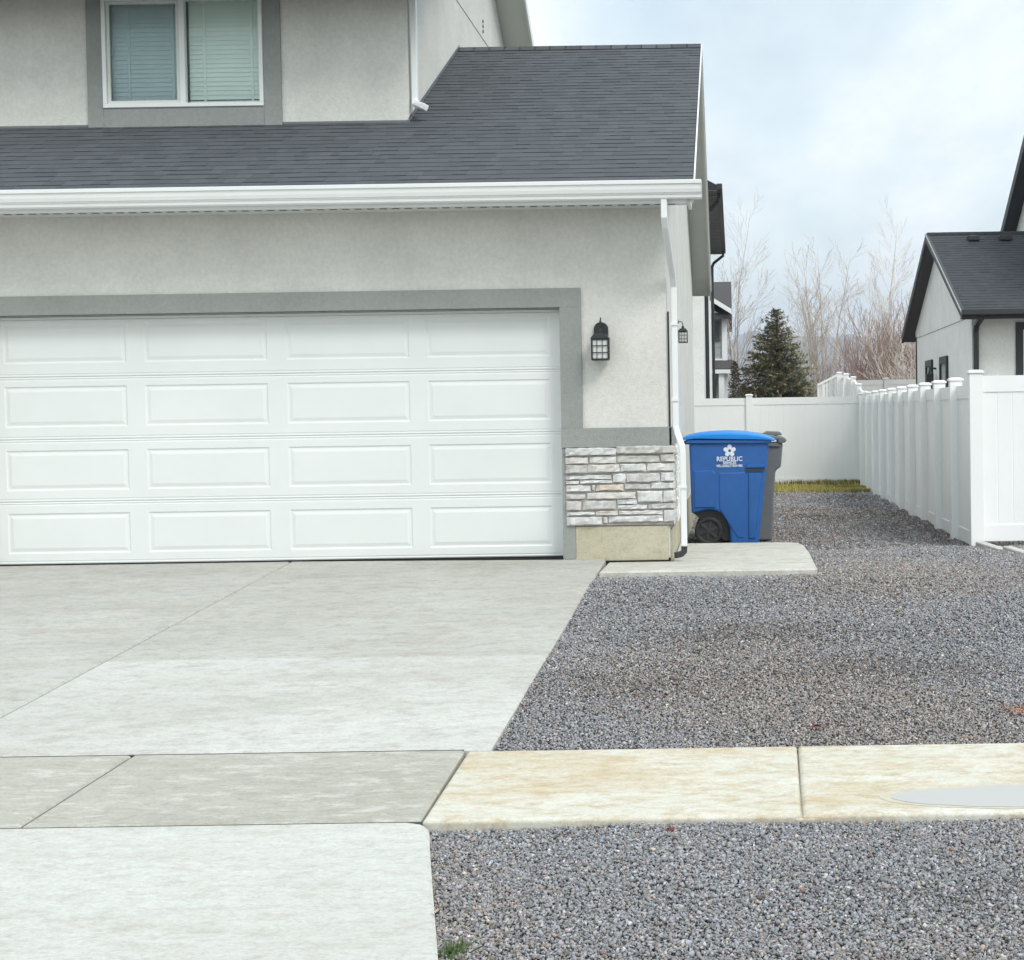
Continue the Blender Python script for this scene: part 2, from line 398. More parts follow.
# ----------------------------------------------------------------- gravel
def gravel():
    R = np.random.default_rng(5)
    tmpl = []
    for k in range(14):
        bm = bmesh.new()
        P = R.normal(size=(9, 3)); P /= np.linalg.norm(P, axis=1)[:, None]
        P *= np.array([1, .78, .58]) * R.uniform(.85, 1.1, (9, 1))
        for p in P: bm.verts.new(p)
        r = bmesh.ops.convex_hull(bm, input=bm.verts)
        bmesh.ops.delete(bm, geom=[v for v in bm.verts if not v.link_faces], context='VERTS')
        bmesh.ops.triangulate(bm, faces=bm.faces); bm.verts.index_update()
        tmpl.append((np.array([v.co[:] for v in bm.verts]), np.array([[v.index for v in f.verts] for f in bm.faces]))); bm.free()
    # zones: x0,x1,y0,y1,density at near edge, density at far edge, size
    xs, ys_, ss = [], [], []
    def zone(x0, x1, y0, y1, dens, s0, s1, keep=None):
        n = int((x1 - x0) * (y1 - y0) * dens)
        x = R.uniform(x0, x1, n); y = R.uniform(y0, y1, n); s = R.uniform(s0, s1, n) ** 1.0
        if keep is not None:
            k = keep(x, y); x, y, s = x[k], y[k], s[k]
        xs.append(x); ys_.append(y); ss.append(s)
    edge_a = lambda x, y: x > np.interp(y, [4, 5, 5.7, 6.25, 6.42, 6.58], [-.76, -.962, -1.11, -1.225, -1.258, -1.32]) + .002
    zone(-1.33, 2.0, 3.9, 6.625, 11500, .006, .012, edge_a)
    zone(-1.33, 2.0, 3.9, 6.61, 600, .012, .018, edge_a)
    pad = lambda x, y: ~((x > -1.12) & (x < .66) & (y > 12.93) & (y < 15.6)) & (x < np.where(y > 12.9, 2.52 + (16.3 - y) * .1, 99)) & (x > -1.235 + (y - 7.9) * .019)
    zone(-1.24, 2.4, 7.93, 10.3, 6800, .007, .0135, pad)
    zone(-1.24, 2.9, 10.3, 12.9, 4800, .008, .015, pad)
    zone(-1.24, 3.2, 12.9, 16.4, 3300, .009, .018, lambda x, y: pad(x, y) | ((x > 2.62 + (16.3 - y) * .1)))
    zone(2.5, 3.5, 13, 17, 2200, .011, .020)
    zone(-.56, 2.42, 16.4, 21, 1900, .013, .022)
    zone(-.56, 2.42, 21, 28.4, 1000, .015, .028)
    x = np.concatenate(xs); y = np.concatenate(ys_); s = np.concatenate(ss); n = len(x)
    zt = np.interp(y, [a for a, _ in YARD], [b for _, b in YARD])
    zt = zt + .008 * np.sin(x * 3.1 + y * 1.3) + .006 * np.sin(x * 1.7 - y * 2.9) - .006
    # shallow mound of dirt and gravel near the far end of the side fence
    zt = zt + .06 * np.exp(-(((x - 1.9) / .35) ** 2 + ((y - 26) / 1.3) ** 2))
    z = zt + R.uniform(-.2, .75, n) * s
    # tones
    v = np.clip(R.lognormal(math.log(.27), .27, n), .07, .75)
    col = np.stack([v * 1.0, v * .975, v * .965], 1)
    tint = R.uniform(0, 1, n)
    col[tint < .14] *= np.array([1.16, 1.0, .86]); col[(tint > .14) & (tint < .30)] *= np.array([.93, .98, 1.06])
    col[(tint > .30) & (tint < .40)] *= np.array([1.07, .96, 1.02])
    col[tint > .993] = np.array([.55, .53, .48]); col[(tint > .98) & (tint < .984)] = np.array([.30, .16, .11])
    wv = np.sin(x * 1.9 + 1.3 * np.sin(y * .8)) * .5 + np.sin(y * 1.35 + x * .7 + 2.) * .5 + R.normal(0, .35, n)
    k_ = wv > .35; col[k_] *= np.array([1.0, .955, .92]); k_ = wv < .1; col[k_] *= np.array([.97, 1.005, 1.05])
    def patch(cx, cy, rx, ry, c, amt):
        w = np.exp(-(((x - cx) / rx) ** 2 + ((y - cy) / ry) ** 2)) * amt * .72
        k = R.uniform(0, 1, n) < w
        col[k] = col[k] * .35 + np.array(c) * R.uniform(.6, 1.3, (k.sum(), 1)) * .65
    patch(1.53, 8.58, .085, .07, (.42, .17, .075), 1.4)
    patch(1.27, 8.95, .08, .05, (.28, .13, .08), .45)
    patch(2.35, 19.5, .38, 3.2, (.11, .065, .045), .8)
    patch(1.9, 26, .4, 1.6, (.12, .085, .05), .8)
    patch(1.0, 9.6, .6, .35, (.095, .075, .06), .85)
    patch(.1, 10.6, .8, .3, (.10, .078, .063), .75)
    patch(-.6, 9.3, .45, .3, (.11, .082, .066), .65); patch(-.75, 11.9, .25, .3, (.2, .15, .12), .4)
    patch(.9, 20.5, 1.4, 3.6, (.10, .082, .07), .65)
    patch(.9, 5.6, .7, .3, (.10, .10, .10), .4)
    V, F, C = [], [], []; off = 0
    which = R.integers(0, len(tmpl), n)
    for k, (tv, tf) in enumerate(tmpl):
        idx = np.nonzero(which == k)[0]; m_ = len(idx)
        q = R.normal(size=(m_, 4)); q[:, 1:3] *= .45; q /= np.linalg.norm(q, axis=1)[:, None]
        w, a, b, c = q.T
        Rm = np.stack([np.stack([1 - 2 * (b * b + c * c), 2 * (a * b - c * w), 2 * (a * c + b * w)], 1),
                       np.stack([2 * (a * b + c * w), 1 - 2 * (a * a + c * c), 2 * (b * c - a * w)], 1),
                       np.stack([2 * (a * c - b * w), 2 * (b * c + a * w), 1 - 2 * (a * a + b * b)], 1)], 1)
        vv = np.einsum('nij,kj->nki', Rm, tv) * s[idx][:, None, None] + np.stack([x[idx], y[idx], z[idx]], 1)[:, None, :]
        V.append(vv.reshape(-1, 3))
        F.append((tf[None] + (np.arange(m_) * len(tv))[:, None, None] + off).reshape(-1, 3)); off += m_ * len(tv)
        C.append(np.repeat(col[idx], len(tf), 0))
    V = np.concatenate(V); F = np.concatenate(F); C = np.concatenate(C)
    # the bed itself: strips that follow the lot
    bv, bf = [], []
    def bed(x0, x1, y0, y1, z=-.024):
        st = np.linspace(y0, y1, max(2, int((y1 - y0) / .6) + 1)); o_ = len(bv)
        for yy in st:
            bv.append((x0, yy, zy(yy) + z)); bv.append((x1, yy, zy(yy) + z))
        for i in range(len(st) - 1): bf.append((o_ + 2 * i, o_ + 2 * i + 1, o_ + 2 * i + 3, o_ + 2 * i + 2))
    bed(-1.35, 6, 1.5, 6.6); bed(-1.3, 14, 7.9, 16.35); bed(-.7, 2.6, 16.35, 28.6)
    nb = len(V); nf = len(F)
    V = np.concatenate([V, np.array(bv)])
    me = bpy.data.meshes.new('gravel')
    me.vertices.add(len(V)); me.vertices.foreach_set('co', V.astype(np.float32).ravel())
    nq = len(bf); me.loops.add(nf * 3 + nq * 4)
    me.loops.foreach_set('vertex_index', np.concatenate([F.ravel(), np.array(bf).ravel() + nb]).astype(np.int32))
    me.polygons.add(nf + nq)
    ls = np.concatenate([np.arange(nf) * 3, nf * 3 + np.arange(nq) * 4]).astype(np.int32)
    me.polygons.foreach_set('loop_start', ls)
    me.materials.append(M['gravel']); me.materials.append(M['bed'])
    me.polygons.foreach_set('material_index', np.concatenate([np.zeros(nf), np.ones(nq)]).astype(np.int32))
    at = me.attributes.new('tone', 'FLOAT_COLOR', 'FACE')
    cc = np.ones((nf + nq, 4), np.float32); cc[:nf, :3] = C; at.data.foreach_set('color', cc.ravel())
    me.update(calc_edges=True); me.validate()
    o = bpy.data.objects.new('gravel', me); COL.objects.link(o)
    tag(o, 'crushed grey gravel covering the side yard and the verge', 'gravel', None, 'stuff')
    print('stones', n, 'tris', nf)
gravel()

# ----------------------------------------------------------------- grass strip by the far fence
def grass():
    mb = MB(); r = random.Random(3)
    for i in range(17000):
        x = r.uniform(-.66, 2.4); y = r.uniform(28.2, 31.42)
        if y < 28.5 + .25 * math.sin(x * 5) + .1 * math.sin(x * 17): continue
        back = y > 30.9 + .4 * math.sin(x * 2.3)
        h = r.uniform(.03, .075) * (1.9 if back else 1); a = r.uniform(0, PI); w = r.uniform(.010, .02)
        lx, ly = r.gauss(0, .03), r.gauss(0, .03); z = zy(y) - .03
        dk = .6 if math.sin(x * 3.1 + 1) + math.sin(y * 4 + x) > .8 else 1
        c = r.choice([(.42, .37, .08), (.52, .44, .13), (.33, .33, .07), (.62, .52, .24)])
        if back and r.random() < .6: c = r.choice([(.17, .13, .05), (.10, .10, .035)])
        f = r.uniform(.7, 1.2) * dk; c = tuple(k * f for k in c)
        mb.face([(x - w * math.cos(a), y - w * math.sin(a), z), (x + w * math.cos(a), y + w * math.sin(a), z), (x + lx, y + ly, z + h + .04)], 0, c)
    tag(mb.build('grass', M['blade'], recalc=False), 'yellow green winter grass strip below the far white fence', 'grass', None, 'stuff')
grass()

# ----------------------------------------------------------------- the house with the garage
H = thing('two_storey_house', (-4.7, 13.8, 0), 'two storey grey stucco house with a white garage door and dark shingle roof', 'house')
XR = -.57           # garage right wall
w = MB()
T = .15; Y0 = 13.8
w.box(-9.2, -6.46, Y0, Y0 + T, 0, 3.06)
w.box(-6.46, -1.49, Y0, Y0 + T, 2.17, 3.06)
w.box(-1.49, XR, Y0, Y0 + T, 0, 3.06)
SL = .46; RY = 18.2; RZ = 5.385                                        # roof of the garage
def roofz(y): return RZ - SL * abs(y - RY)
w.prism([(Y0 + T, 0), (22.8, 0), (22.8, roofz(22.8) - .13), (RY, RZ - .13), (Y0 + T, roofz(Y0 + T) - .13)], XR - .15, XR, 'x')
w.build('wall', M['stucco'], H)
uw = MB()
UX = -3.045; UY = 15.28; URY = 19.2; URZ = 7.95; US = .6
def uroofz(y): return URZ - US * abs(y - URY)
# front of the upper storey with its window opening
WX0, WX1, WZ0, WZ1 = -5.930, -4.410, 4.216, 5.26
uw.box(-12, WX0, UY, UY + .15, 3.6, 5.45); uw.box(WX1, UX, UY, UY + .15, 3.6, 5.45)
uw.box(WX0, WX1, UY, UY + .15, 3.6, WZ0); uw.box(WX0, WX1, UY, UY + .15, WZ1, 5.45)
uw.prism([(UY + .15, 3.4), (24.0, 3.4), (24.0, uroofz(24) - .13), (URY, URZ - .13), (UY + .15, uroofz(UY + .15) - .13)], UX - .15, UX, 'x')
uw.box(-12, UX - .15, 23.8, 24.0, 0, 5.0)
uwo = uw.build('wall', M['stucco'], H)

# shingled roof slopes
def slope(mb, x0, x1, ya, za, yb, zb, seed=1, course=.130, tones=None, light=.092):
    """from eave (ya,za) to ridge (yb,zb), courses of random width tabs"""
    r = random.Random(seed); L = math.hypot(yb - ya, zb - za); n = max(1, round(L / course)); course = L / n
    uy, uz = (yb - ya) / L, (zb - za) / L; ny, nz = -uz, uy
    if nz < 0: ny, nz = -ny, -nz
    for i in range(n):
        a0 = i * course - .012; a1 = (i + 1) * course; x = x0
        while x < x1:
            wd = min(r.uniform(.06, .20), x1 - x)
            if x1 - x - wd < .05: wd = x1 - x
            th = r.choice([.007, .008, .010]); v = light * r.uniform(.90, 1.10)
            c = (v * .90, v * .985, v * 1.09)
            def P(xx, a, h): return (xx, ya + uy * a + ny * h, za + uz * a + nz * h)
            mb.face([P(x, a0, th), P(x + wd, a0, th), P(x + wd, a1, .004), P(x, a1, .004)], 0, c)
            mb.face([P(x, a0, -.01), P(x + wd, a0, -.01), P(x + wd, a0, th), P(x, a0, th)], 0, tuple(k * .55 for k in c))  # butt ends are blackish; the dark tint also stands in for shadow gaps
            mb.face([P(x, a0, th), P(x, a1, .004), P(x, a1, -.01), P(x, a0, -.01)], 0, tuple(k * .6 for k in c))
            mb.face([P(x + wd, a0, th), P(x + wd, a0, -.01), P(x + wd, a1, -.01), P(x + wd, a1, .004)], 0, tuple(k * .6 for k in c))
            x += wd
RX = -.315
rf = MB()
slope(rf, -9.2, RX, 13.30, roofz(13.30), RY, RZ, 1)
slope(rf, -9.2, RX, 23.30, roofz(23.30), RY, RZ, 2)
# deck under the shingles (grey soffit on its underside)
def deck(mb, x0, x1, ya, yr, yb, zf, th=.11, mi=1, drop=.012):
    mb.prism([(ya, zf(ya) - drop), (yr, zf(yr) - drop), (yb, zf(yb) - drop), (yb, zf(yb) - th), (yr, zf(yr) - th), (ya, zf(ya) - th)], x0, x1, 'x', mi)
deck(rf, -9.2, RX - .02, 13.34, RY, 23.30, roofz)
# ridge caps
for i in range(52):
    x = -9.2 + i * .171; v = .085 * rnd.uniform(.8, 1.2); c = (v * .95, v, v * 1.08)
    rf.prism([(RY - .14, RZ - .05), (RY, RZ + .018 + .006), (RY + .14, RZ - .05), (RY, RZ - .02)], x, min(x + .19, RX), 'x', 0, c)
roof = rf.build('roof', [M['shingle'], M['soffit']], H, recalc=True)
rk = MB()   # rake boards
RB = RX
rk.prism([(13.30, roofz(13.3) - .02), (RY, RZ - .02), (RY, RZ - .17), (13.30, roofz(13.3) - .15)], RB - .018, RB + .004, 'x')
rk.prism([(RY, RZ - .02), (23.32, roofz(23.32) - .02), (23.32, roofz(23.32) - .17), (RY, RZ - .17)], RB - .018, RB + .004, 'x')
rk.build('rake_board', M['soffit'], roof)
de = MB()
de.prism([(13.28, roofz(13.28) + .002), (RY, RZ + .010), (RY, RZ - .03), (13.28, roofz(13.28) - .035)], RB + .004, RB + .016, 'x')
de.prism([(RY, RZ + .010), (23.32, roofz(23.32) + .002), (23.32, roofz(23.32) - .035), (RY, RZ - .03)], RB + .004, RB + .016, 'x')
de.build('drip_edge', M['white'], roof)
# level soffit under the front eave with vent slots, and the box return at the corner
so = MB()
so.box(-9.2, RX - .02, 13.32, 13.795, 3.03, 3.045)
x = -9.1
while x < -.5:
    so.box(x, x + .06, 13.70, 13.745, 3.027, 3.0302, 1); x += .107
so.box(-9.2, RX - .06, 13.30, 13.32, 2.985, 3.12)
so.prism([(13.32, 2.99), (13.795, 2.99), (13.795, 3.20), (13.32, 3.05)], RX - .05, RX - .022, 'x')
so.box(-9.2, XR, 13.78, 13.80 - .002, 3.012, 3.03)
so.build('soffit', [M['white'], M['plastic_grey']], H)
# ogee gutter
gt = MB()
prof = [(13.30, 3.012), (13.235, 3.012), (13.225, 3.022), (13.222, 3.048), (13.205, 3.062), (13.196, 3.09), (13.192, 3.125), (13.180, 3.132), (13.178, 3.158), (13.190, 3.163), (13.192, 3.14), (13.205, 3.13), (13.215, 3.05), (13.24, 3.025), (13.29, 3.025), (13.29, 3.15), (13.30, 3.15)]
gt.prism(prof, -9.2, -.245, 'x')
gt.prism([(13.30, 3.012), (13.235, 3.012), (13.222, 3.048), (13.196, 3.09), (13.180, 3.132), (13.178, 3.158), (13.30, 3.158)], -.245, -.241, 'x')
gt.build('gutter', M['white'], H)
# downspout of the garage corner
ds = MB()
ds.tube([(-.555, 13.27, 3.02), (-.555, 13.27, 2.87), (-.55, 13.32, 2.80), (-.512, 13.74, 2.42), (-.505, 13.80, 2.34), (-.505, 13.80, 1.13), (-.492, 13.79, 1.07), (-.452, 13.755, .96), (-.448, 13.75, .90), (-.448, 13.75, .10)], 1, sq=(.052, .068))
dso = ds.build('downspout', M['white'], H, bevel=.008)
bd = MB()
bd.tube([(-.448, 13.75, .11), (-.45, 13.745, .055), (-.475, 13.735, .035), (-.53, 13.72, .024)], 1, sq=(.055, .042))
bd.build('elbow', M['black'], dso, bevel=.006)
for z in (2.0, 1.35, .6):
    st_ = MB(); st_.box(-.535 if z > 1 else -.48, -.475 if z > 1 else -.418, 13.757 if z > 1 else 13.707, 13.768 if z > 1 else 13.718, z, z + .025)
    st_.build('strap', M['white'], dso)
cb = MB(); cb.tube([(-.557, 13.79, 2.12), (-.557, 13.79, 1.12)], .009, 6); cb.build('black_tube', M['black'], H)  # thin black upright tube between the wall corner and the downspout
# grey trim bands: proud of the wall
tr = MB(); yp = Y0 - .028
tr.box(-6.65, -1.305, yp, Y0 - .002, 2.17, 2.335)
tr.box(-1.49, -1.305, yp, Y0 - .002, 1.13, 2.17)
tr.box(-6.65, -6.46, yp, Y0 - .002, 0, 2.17)
tr.box(-1.49, -.545, yp - .012, Y0 - .002, .962, 1.13)
tr.box(-1.49, -1.385, yp, Y0 - .002, 0.0, .962)
tr.box(-.565, -.545, yp - .012, 15.0, .964, 1.128)
tr.box(-1.493, -1.487, Y0 - .001, 13.94, 0, 2.165); tr.box(-6.46, -1.493, Y0 - .001, 13.94, 2.162, 2.168)
tr.build('trim', M['trim'], H, bevel=.004)
# foundation
fo = MB()
fo.box(-1.385, -.585, Y0 - .022, Y0 - .002, -.02, .28)
fo.box(-.572, -.556, Y0 + .02, 22.8, -.3, .24)
fo.build('foundation', M['foundation'], H, bevel=.006)
ms = MB(); ms.box(-1.46, -.535, 13.768, 13.797, .288, .95); ms.box(XR - .005, -.535, 13.797, 14.95, .268, .95)
ven = ms.build('stone_veneer', M['mortar'], H)
# ledge stones, one outline each
rows = [(45, 65, 450, 125), (455, 60, 925, 120),
 (45, 140, 225, 190), (235, 135, 450, 190), (460, 135, 795, 190), (805, 130, 915, 190),
 (45, 200, 222, 265), (226, 200, 475, 262), (485, 200, 685, 258), (698, 200, 915, 262),
 (45, 285, 410, 315), (45, 325, 150, 348), (160, 322, 415, 348), (422, 275, 522, 345), (530, 278, 800, 348), (808, 275, 915, 345),
 (45, 362, 240, 412), (252, 360, 278, 405), (284, 360, 505, 408), (514, 362, 718, 402), (728, 355, 915, 402),
 (45, 430, 195, 470), (215, 425, 600, 475), (615, 420, 815, 508), (822, 420, 922, 508),
 (45, 487, 162, 558), (178, 487, 442, 558), (455, 482, 608, 518), (455, 528, 690, 560), (702, 520, 918, 562),
 (45, 575, 270, 598), (280, 572, 455, 606), (466, 575, 815, 604), (827, 575, 920, 668),
 (45, 615, 330, 680), (340, 620, 374, 668), (385, 615, 816, 664)]
sn = MB(); r = random.Random(8)
def ledge(x0, x1, z0, z1, y_in, y_out, c, side=False, cap=False):
    nx = max(2, int((x1 - x0) / .035)); g = .0
    rowsz = [z0, z0 + (z1 - z0) * .12, (z0 + z1) / 2, z1 - (z1 - z0) * .12, z1]
    grid = []
    for j, z in enumerate(rowsz):
        ln = []
        for i in range(nx + 1):
            t = i / nx; x = x0 + (x1 - x0) * t
            edge = (i in (0, nx)) or j in (0, 4)
            o = y_in if edge and False else y_out
            jz = r.uniform(-.0035, .0035); jx = r.uniform(-.004, .004)
            d = y_out + r.uniform(-.006, .004) + (.016 if edge else 0)
            ln.append((x + jx, d, z + jz))
        grid.append(ln)
    def tp(p): return p if not side else (-.535 - (p[1] - 13.768), p[0], p[2])
    for j in range(4):
        for i in range(nx):
            k = r.uniform(.86, 1.12)
            sn.face([tp(grid[j][i]), tp(grid[j][i + 1]), tp(grid[j + 1][i + 1]), tp(grid[j + 1][i])], 0, tuple(q * k for q in c))
    ring = grid[0] + [g_[-1] for g_ in grid[1:]] + grid[-1][::-1][1:] + [g_[0] for g_ in grid[1:-1]][::-1]
    for a, b in zip(ring, ring[1:] + ring[:1]):
        sn.face([tp(a), tp(b), tp((b[0], y_in, b[2])), tp((a[0], y_in, a[2]))], 0, tuple(q * .9 for q in c))
for i, (a, t, b, bt) in enumerate(rows):
    x0 = -1.458 + (a - 45) * .001075; x1 = -1.458 + (b - 45) * .001075
    dz = (x0 + x1 + 2.9) * .004
    z1 = .962 - (t - 60) * .00108 + dz; z0 = .962 - (bt - 60) * .00108 + dz
    v = r.uniform(.50, .68); c = r.choice([(v, v * .98, v * .95), (v, v, v * .99), (v, v * .96, v * .90)])
    if i == 18: c = (.58, .51, .44)
    if i in (1, 6, 4): c = (.50, .485, .455)
    cap = i < 2
    ledge(x0, x1, z0, z1, 13.766, 13.735 if cap else 13.748 - r.uniform(0, .008), c, cap=cap)
z = .955
while z > .30:       # the return of the veneer on the side wall
    h = r.uniform(.045, .085); y = 13.76
    while y < 14.9:
        l = r.uniform(.12, .34); v = r.uniform(.58, .8)
        ledge(y, min(14.94, y + l - .010), z - h + .008, z, 13.768, 13.745 - r.uniform(0, .006), (v, v * .98, v * .94), side=True); y += l
    z -= h
sn.build('ledge_stone', M['stone'], ven)
ven.name = 'stone_veneer'

# sectional garage door
DX0, DX1 = -6.458, -1.492
gd = MB()
gd.box(-6.46, -1.49, 13.952, 13.958, 0.0, .012)                        # rubber seal
gdo = gd.build('garage_door', M['tyre'], H)
secs = [(.014, .554), (.5555, 1.097), (1.0985, 1.641), (1.6425, 2.165)]
pz = [(.105, .457), (.655, 1.006), (1.208, 1.562), (1.762, 2.108)]
px = [(-6.352, -5.282), (-5.125, -4.055), (-3.890, -2.820), (-2.668, -1.598)]
for (z0, z1), (p0, p1) in zip(secs, pz):
    mb = MB(); yf = 13.94
    # face as a lattice round the four embossed panels
    xsx = [DX0] + [v for p in px for v in p] + [DX1]
    zz = [z0 + .030, p0, p1, z1 - .030]
    for i in range(len(xsx) - 1):
        for j in range(3):
            if j == 1 and i % 2 == 1: continue
            mb.face([(xsx[i], yf, zz[j]), (xsx[i + 1], yf, zz[j]), (xsx[i + 1], yf, zz[j + 1]), (xsx[i], yf, zz[j + 1])])
    for (a, b) in px:                                                 # embossed panel: step in, flat, bevel out
        def ring(d, y): return [(a + d, y, p0 + d), (b - d, y, p0 + d), (b - d, y, p1 - d), (a + d, y, p1 - d)]
        rs = [ring(0, yf), ring(.012, yf + .007), ring(.022, yf + .007), ring(.048, yf + .001)]
        for q, s_ in zip(rs, rs[1:]):
            for k in range(4): mb.face([q[k], q[(k + 1) % 4], s_[(k + 1) % 4], s_[k]])
        mb.face(rs[-1])
    for sgn, ze, zi in ((1, z0, z0 + .030), (-1, z1, z1 - .030)):      # rolled meeting edges
        pr = [(yf, 0), (yf + .003, .006), (yf + .003, .014), (yf - .001, .018), (yf, .023), (yf + .005, .030)]
        for (ya, da), (yb, db) in zip(pr, pr[1:]):
            za, zb_ = zi - sgn * da, zi - sgn * db
            mb.face([(DX0, ya, za), (DX1, ya, za), (DX1, yb, zb_), (DX0, yb, zb_)])
        mb.face([(DX0, yf + .005, ze), (DX1, yf + .005, ze), (DX1, yf + .04, ze), (DX0, yf + .04, ze)])
    mb.face([(DX0, yf, zz[0]), (DX0, yf, zz[3]), (DX0, yf + .04, zz[3]), (DX0, yf + .04, zz[0])])
    mb.face([(DX1, yf, zz[0]), (DX1, yf, zz[3]), (DX1, yf + .04, zz[3]), (DX1, yf + .04, zz[0])])
    mb.face([(DX0, yf + .04, z0), (DX1, yf + .04, z0), (DX1, yf + .04, z1), (DX0, yf + .04, z1)])
    mb.build('door_section', M['door'], gdo, recalc=True)
ws = MB(); ws.box(-1.509, -1.495, 13.905, 13.934, .0, 2.16); ws.box(-6.46, -1.51, 13.905, 13.934, 2.142, 2.160); ws.build('weather_strip', M['white'], gdo)

# upper storey trim, window, control joints, vents, downspout and roof
tc = MB(); yq = UY - .03
tc.box(-6.08, WX0 - .0, yq, UY - .002, 4.0, 5.42); tc.box(WX1, -4.243, yq, UY - .002, 4.0, 5.42)
tc.box(WX0, WX1, yq, UY - .002, 4.0, WZ0); tc.box(WX0, WX1, yq, UY - .002, WZ1, 5.42)
tc.build('trim', M['trim'], H, bevel=.004)
wf = MB()
def frame(mb, x0, x1, z0, z1, t, y0, y1):
    mb.box(x0, x1, y0, y1, z0, z0 + t); mb.box(x0, x1, y0, y1, z1 - t, z1)
    mb.box(x0, x0 + t, y0, y1, z0 + t, z1 - t); mb.box(x1 - t, x1, y0, y1, z0 + t, z1 - t)
frame(wf, WX0, WX1, WZ0, WZ1, .038, UY - .045, UY + .06)
wf.box(-5.201, -5.148, UY - .035, UY + .04, WZ0 + .038, WZ1 - .038)
win = wf.build('window', M['white'], H, bevel=.004)
sh = MB(); frame(sh, WX0 + .040, -5.203, WZ0 + .040, WZ1 - .040, .028, UY - .02, UY + .01); sh.build('sash', M['soffit'], win)
g1 = MB(); g1.face([(WX0 + .06, UY + .012, WZ0 + .06), (-5.226, UY + .012, WZ0 + .06), (-5.226, UY + .012, WZ1 - .06), (WX0 + .06, UY + .012, WZ1 - .06)])
g1.build('pane', M['glass'], win, recalc=False)
g2 = MB(); g2.face([(-5.148, UY + .02, WZ0 + .038), (WX1 - .038, UY + .02, WZ0 + .038), (WX1 - .038, UY + .02, WZ1 - .038), (-5.148, UY + .02, WZ1 - .038)])
g2.build('pane', M['glass'], win, recalc=False)
g3 = MB(); g3.face([(WX0 + .068, UY - .006, WZ0 + .068), (-5.231, UY - .006, WZ0 + .068), (-5.231, UY - .006, WZ1 - .068), (WX0 + .068, UY - .006, WZ1 - .068)])
g3.build('insect_screen', M['screen'], win, recalc=False)
bl = MB()
z = WZ0 + .075
while z < WZ1:
    for a, b in ((WX0 + .05, -5.186), (-5.136, WX1 - .045)):
        s1 = .0; bl.face([(a, UY + .062, z + .010), (b, UY + .062, z + .010), (b, UY + .072, z + .056), (a, UY + .072, z + .056)])
        bl.face([(a, UY + .062, z + .010), (b, UY + .062, z + .010), (b, UY + .062, z + .0065), (a, UY + .062, z + .0065)])
    z += .043
bl.box(-5.136, WX1 - .045, UY + .06, UY + .10, WZ0 + .045, WZ0 + .070); bl.box(WX0 + .05, -5.186, UY + .06, UY + .10, WZ0 + .045, WZ0 + .070)
for xx in (-5.0, -4.55, -5.72, -5.3): bl.box(xx, xx + .02, UY + .058, UY + .0605, WZ0 + .05, WZ1 - .04)
bl.build('blind', M['blind'], win, recalc=False)
cu = MB()
def fold(x0, x1, y):
    n = 30
    for i in range(n):
        a, b = x0 + (x1 - x0) * i / n, x0 + (x1 - x0) * (i + 1) / n
        cu.face([(a, y + .02 * math.sin(a * 60), WZ0 + .02), (b, y + .02 * math.sin(b * 60), WZ0 + .02), (b, y + .02 * math.sin(b * 60), WZ1), (a, y + .02 * math.sin(a * 60), WZ1)])
fold(WX0 + .02, WX1 - .02, UY + .142)
cu.build('curtain', M['curtain'], win, recalc=False)
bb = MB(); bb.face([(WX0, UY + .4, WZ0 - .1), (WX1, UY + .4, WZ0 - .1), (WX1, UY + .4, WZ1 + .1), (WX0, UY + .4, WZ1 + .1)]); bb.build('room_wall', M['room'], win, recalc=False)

cj = MB(); cj.box(UX - .001, UX + .004, UY + .2, 23.9, 5.905, 5.917); cj.build('control_joint', M['trim'], H)
for k in range(3):
    vb = MB(); zc = 6.13 - k * .062
    vb.tube([(UX - .002, 19.98, zc), (UX + .012, 19.98, zc)], .022, 12); vb.build('vent_hole', M['plastic_grey'], H)
ud = MB()
ud.tube([(-2.995, 15.35, 5.40), (-2.995, 15.35, 4.27), (-2.985, 15.32, 4.22), (-2.87, 15.18, 4.165)], 1, sq=(.058, .07))
ud.build('downspout', M['white'], H, bevel=.008)
fl = MB()                                                              # step flashing where the roof meets the walls
fl.prism([(UY - .02, roofz(UY) + .01), (RY, RZ + .015), (RY, RZ + .05), (UY - .02, roofz(UY) + .045)], UX + .001, UX + .006, 'x')
fl.box(-9.2, UX, UY - .012, UY - .003, roofz(UY) - .02, roofz(UY) + .022)
fl.build('flashing', M['plastic_grey'], roof)
ur = MB(); OX = -2.65
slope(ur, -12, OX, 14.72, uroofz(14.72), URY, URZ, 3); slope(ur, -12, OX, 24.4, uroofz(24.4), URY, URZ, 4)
deck(ur, -12, OX - .02, 14.72, URY, 24.4, uroofz)
uro = ur.build('roof', [M['shingle'], M['soffit']], H)
ub = MB()
for a, b in ((14.72, URY), (URY, 24.4)):
    ub.prism([(a, uroofz(a) - .02), (b, uroofz(b) - .02), (b, uroofz(b) - .17), (a, uroofz(a) - .17)], OX - .018, OX + .004, 'x')
ub.build('rake_board', M['white'], uro)
ug = MB(); ug.box(-12, OX, 14.60, 14.72, uroofz(14.72) - .13, uroofz(14.72) - .01); ug.build('gutter', M['white'], H, bevel=.01)
ob = MB(); ob.box(XR - .001, XR + .045, 15.92, 16.08, .32, .46); ob.build('outlet_box', simple('bronze box', (.12, .09, .07), .5), H, bevel=.006)

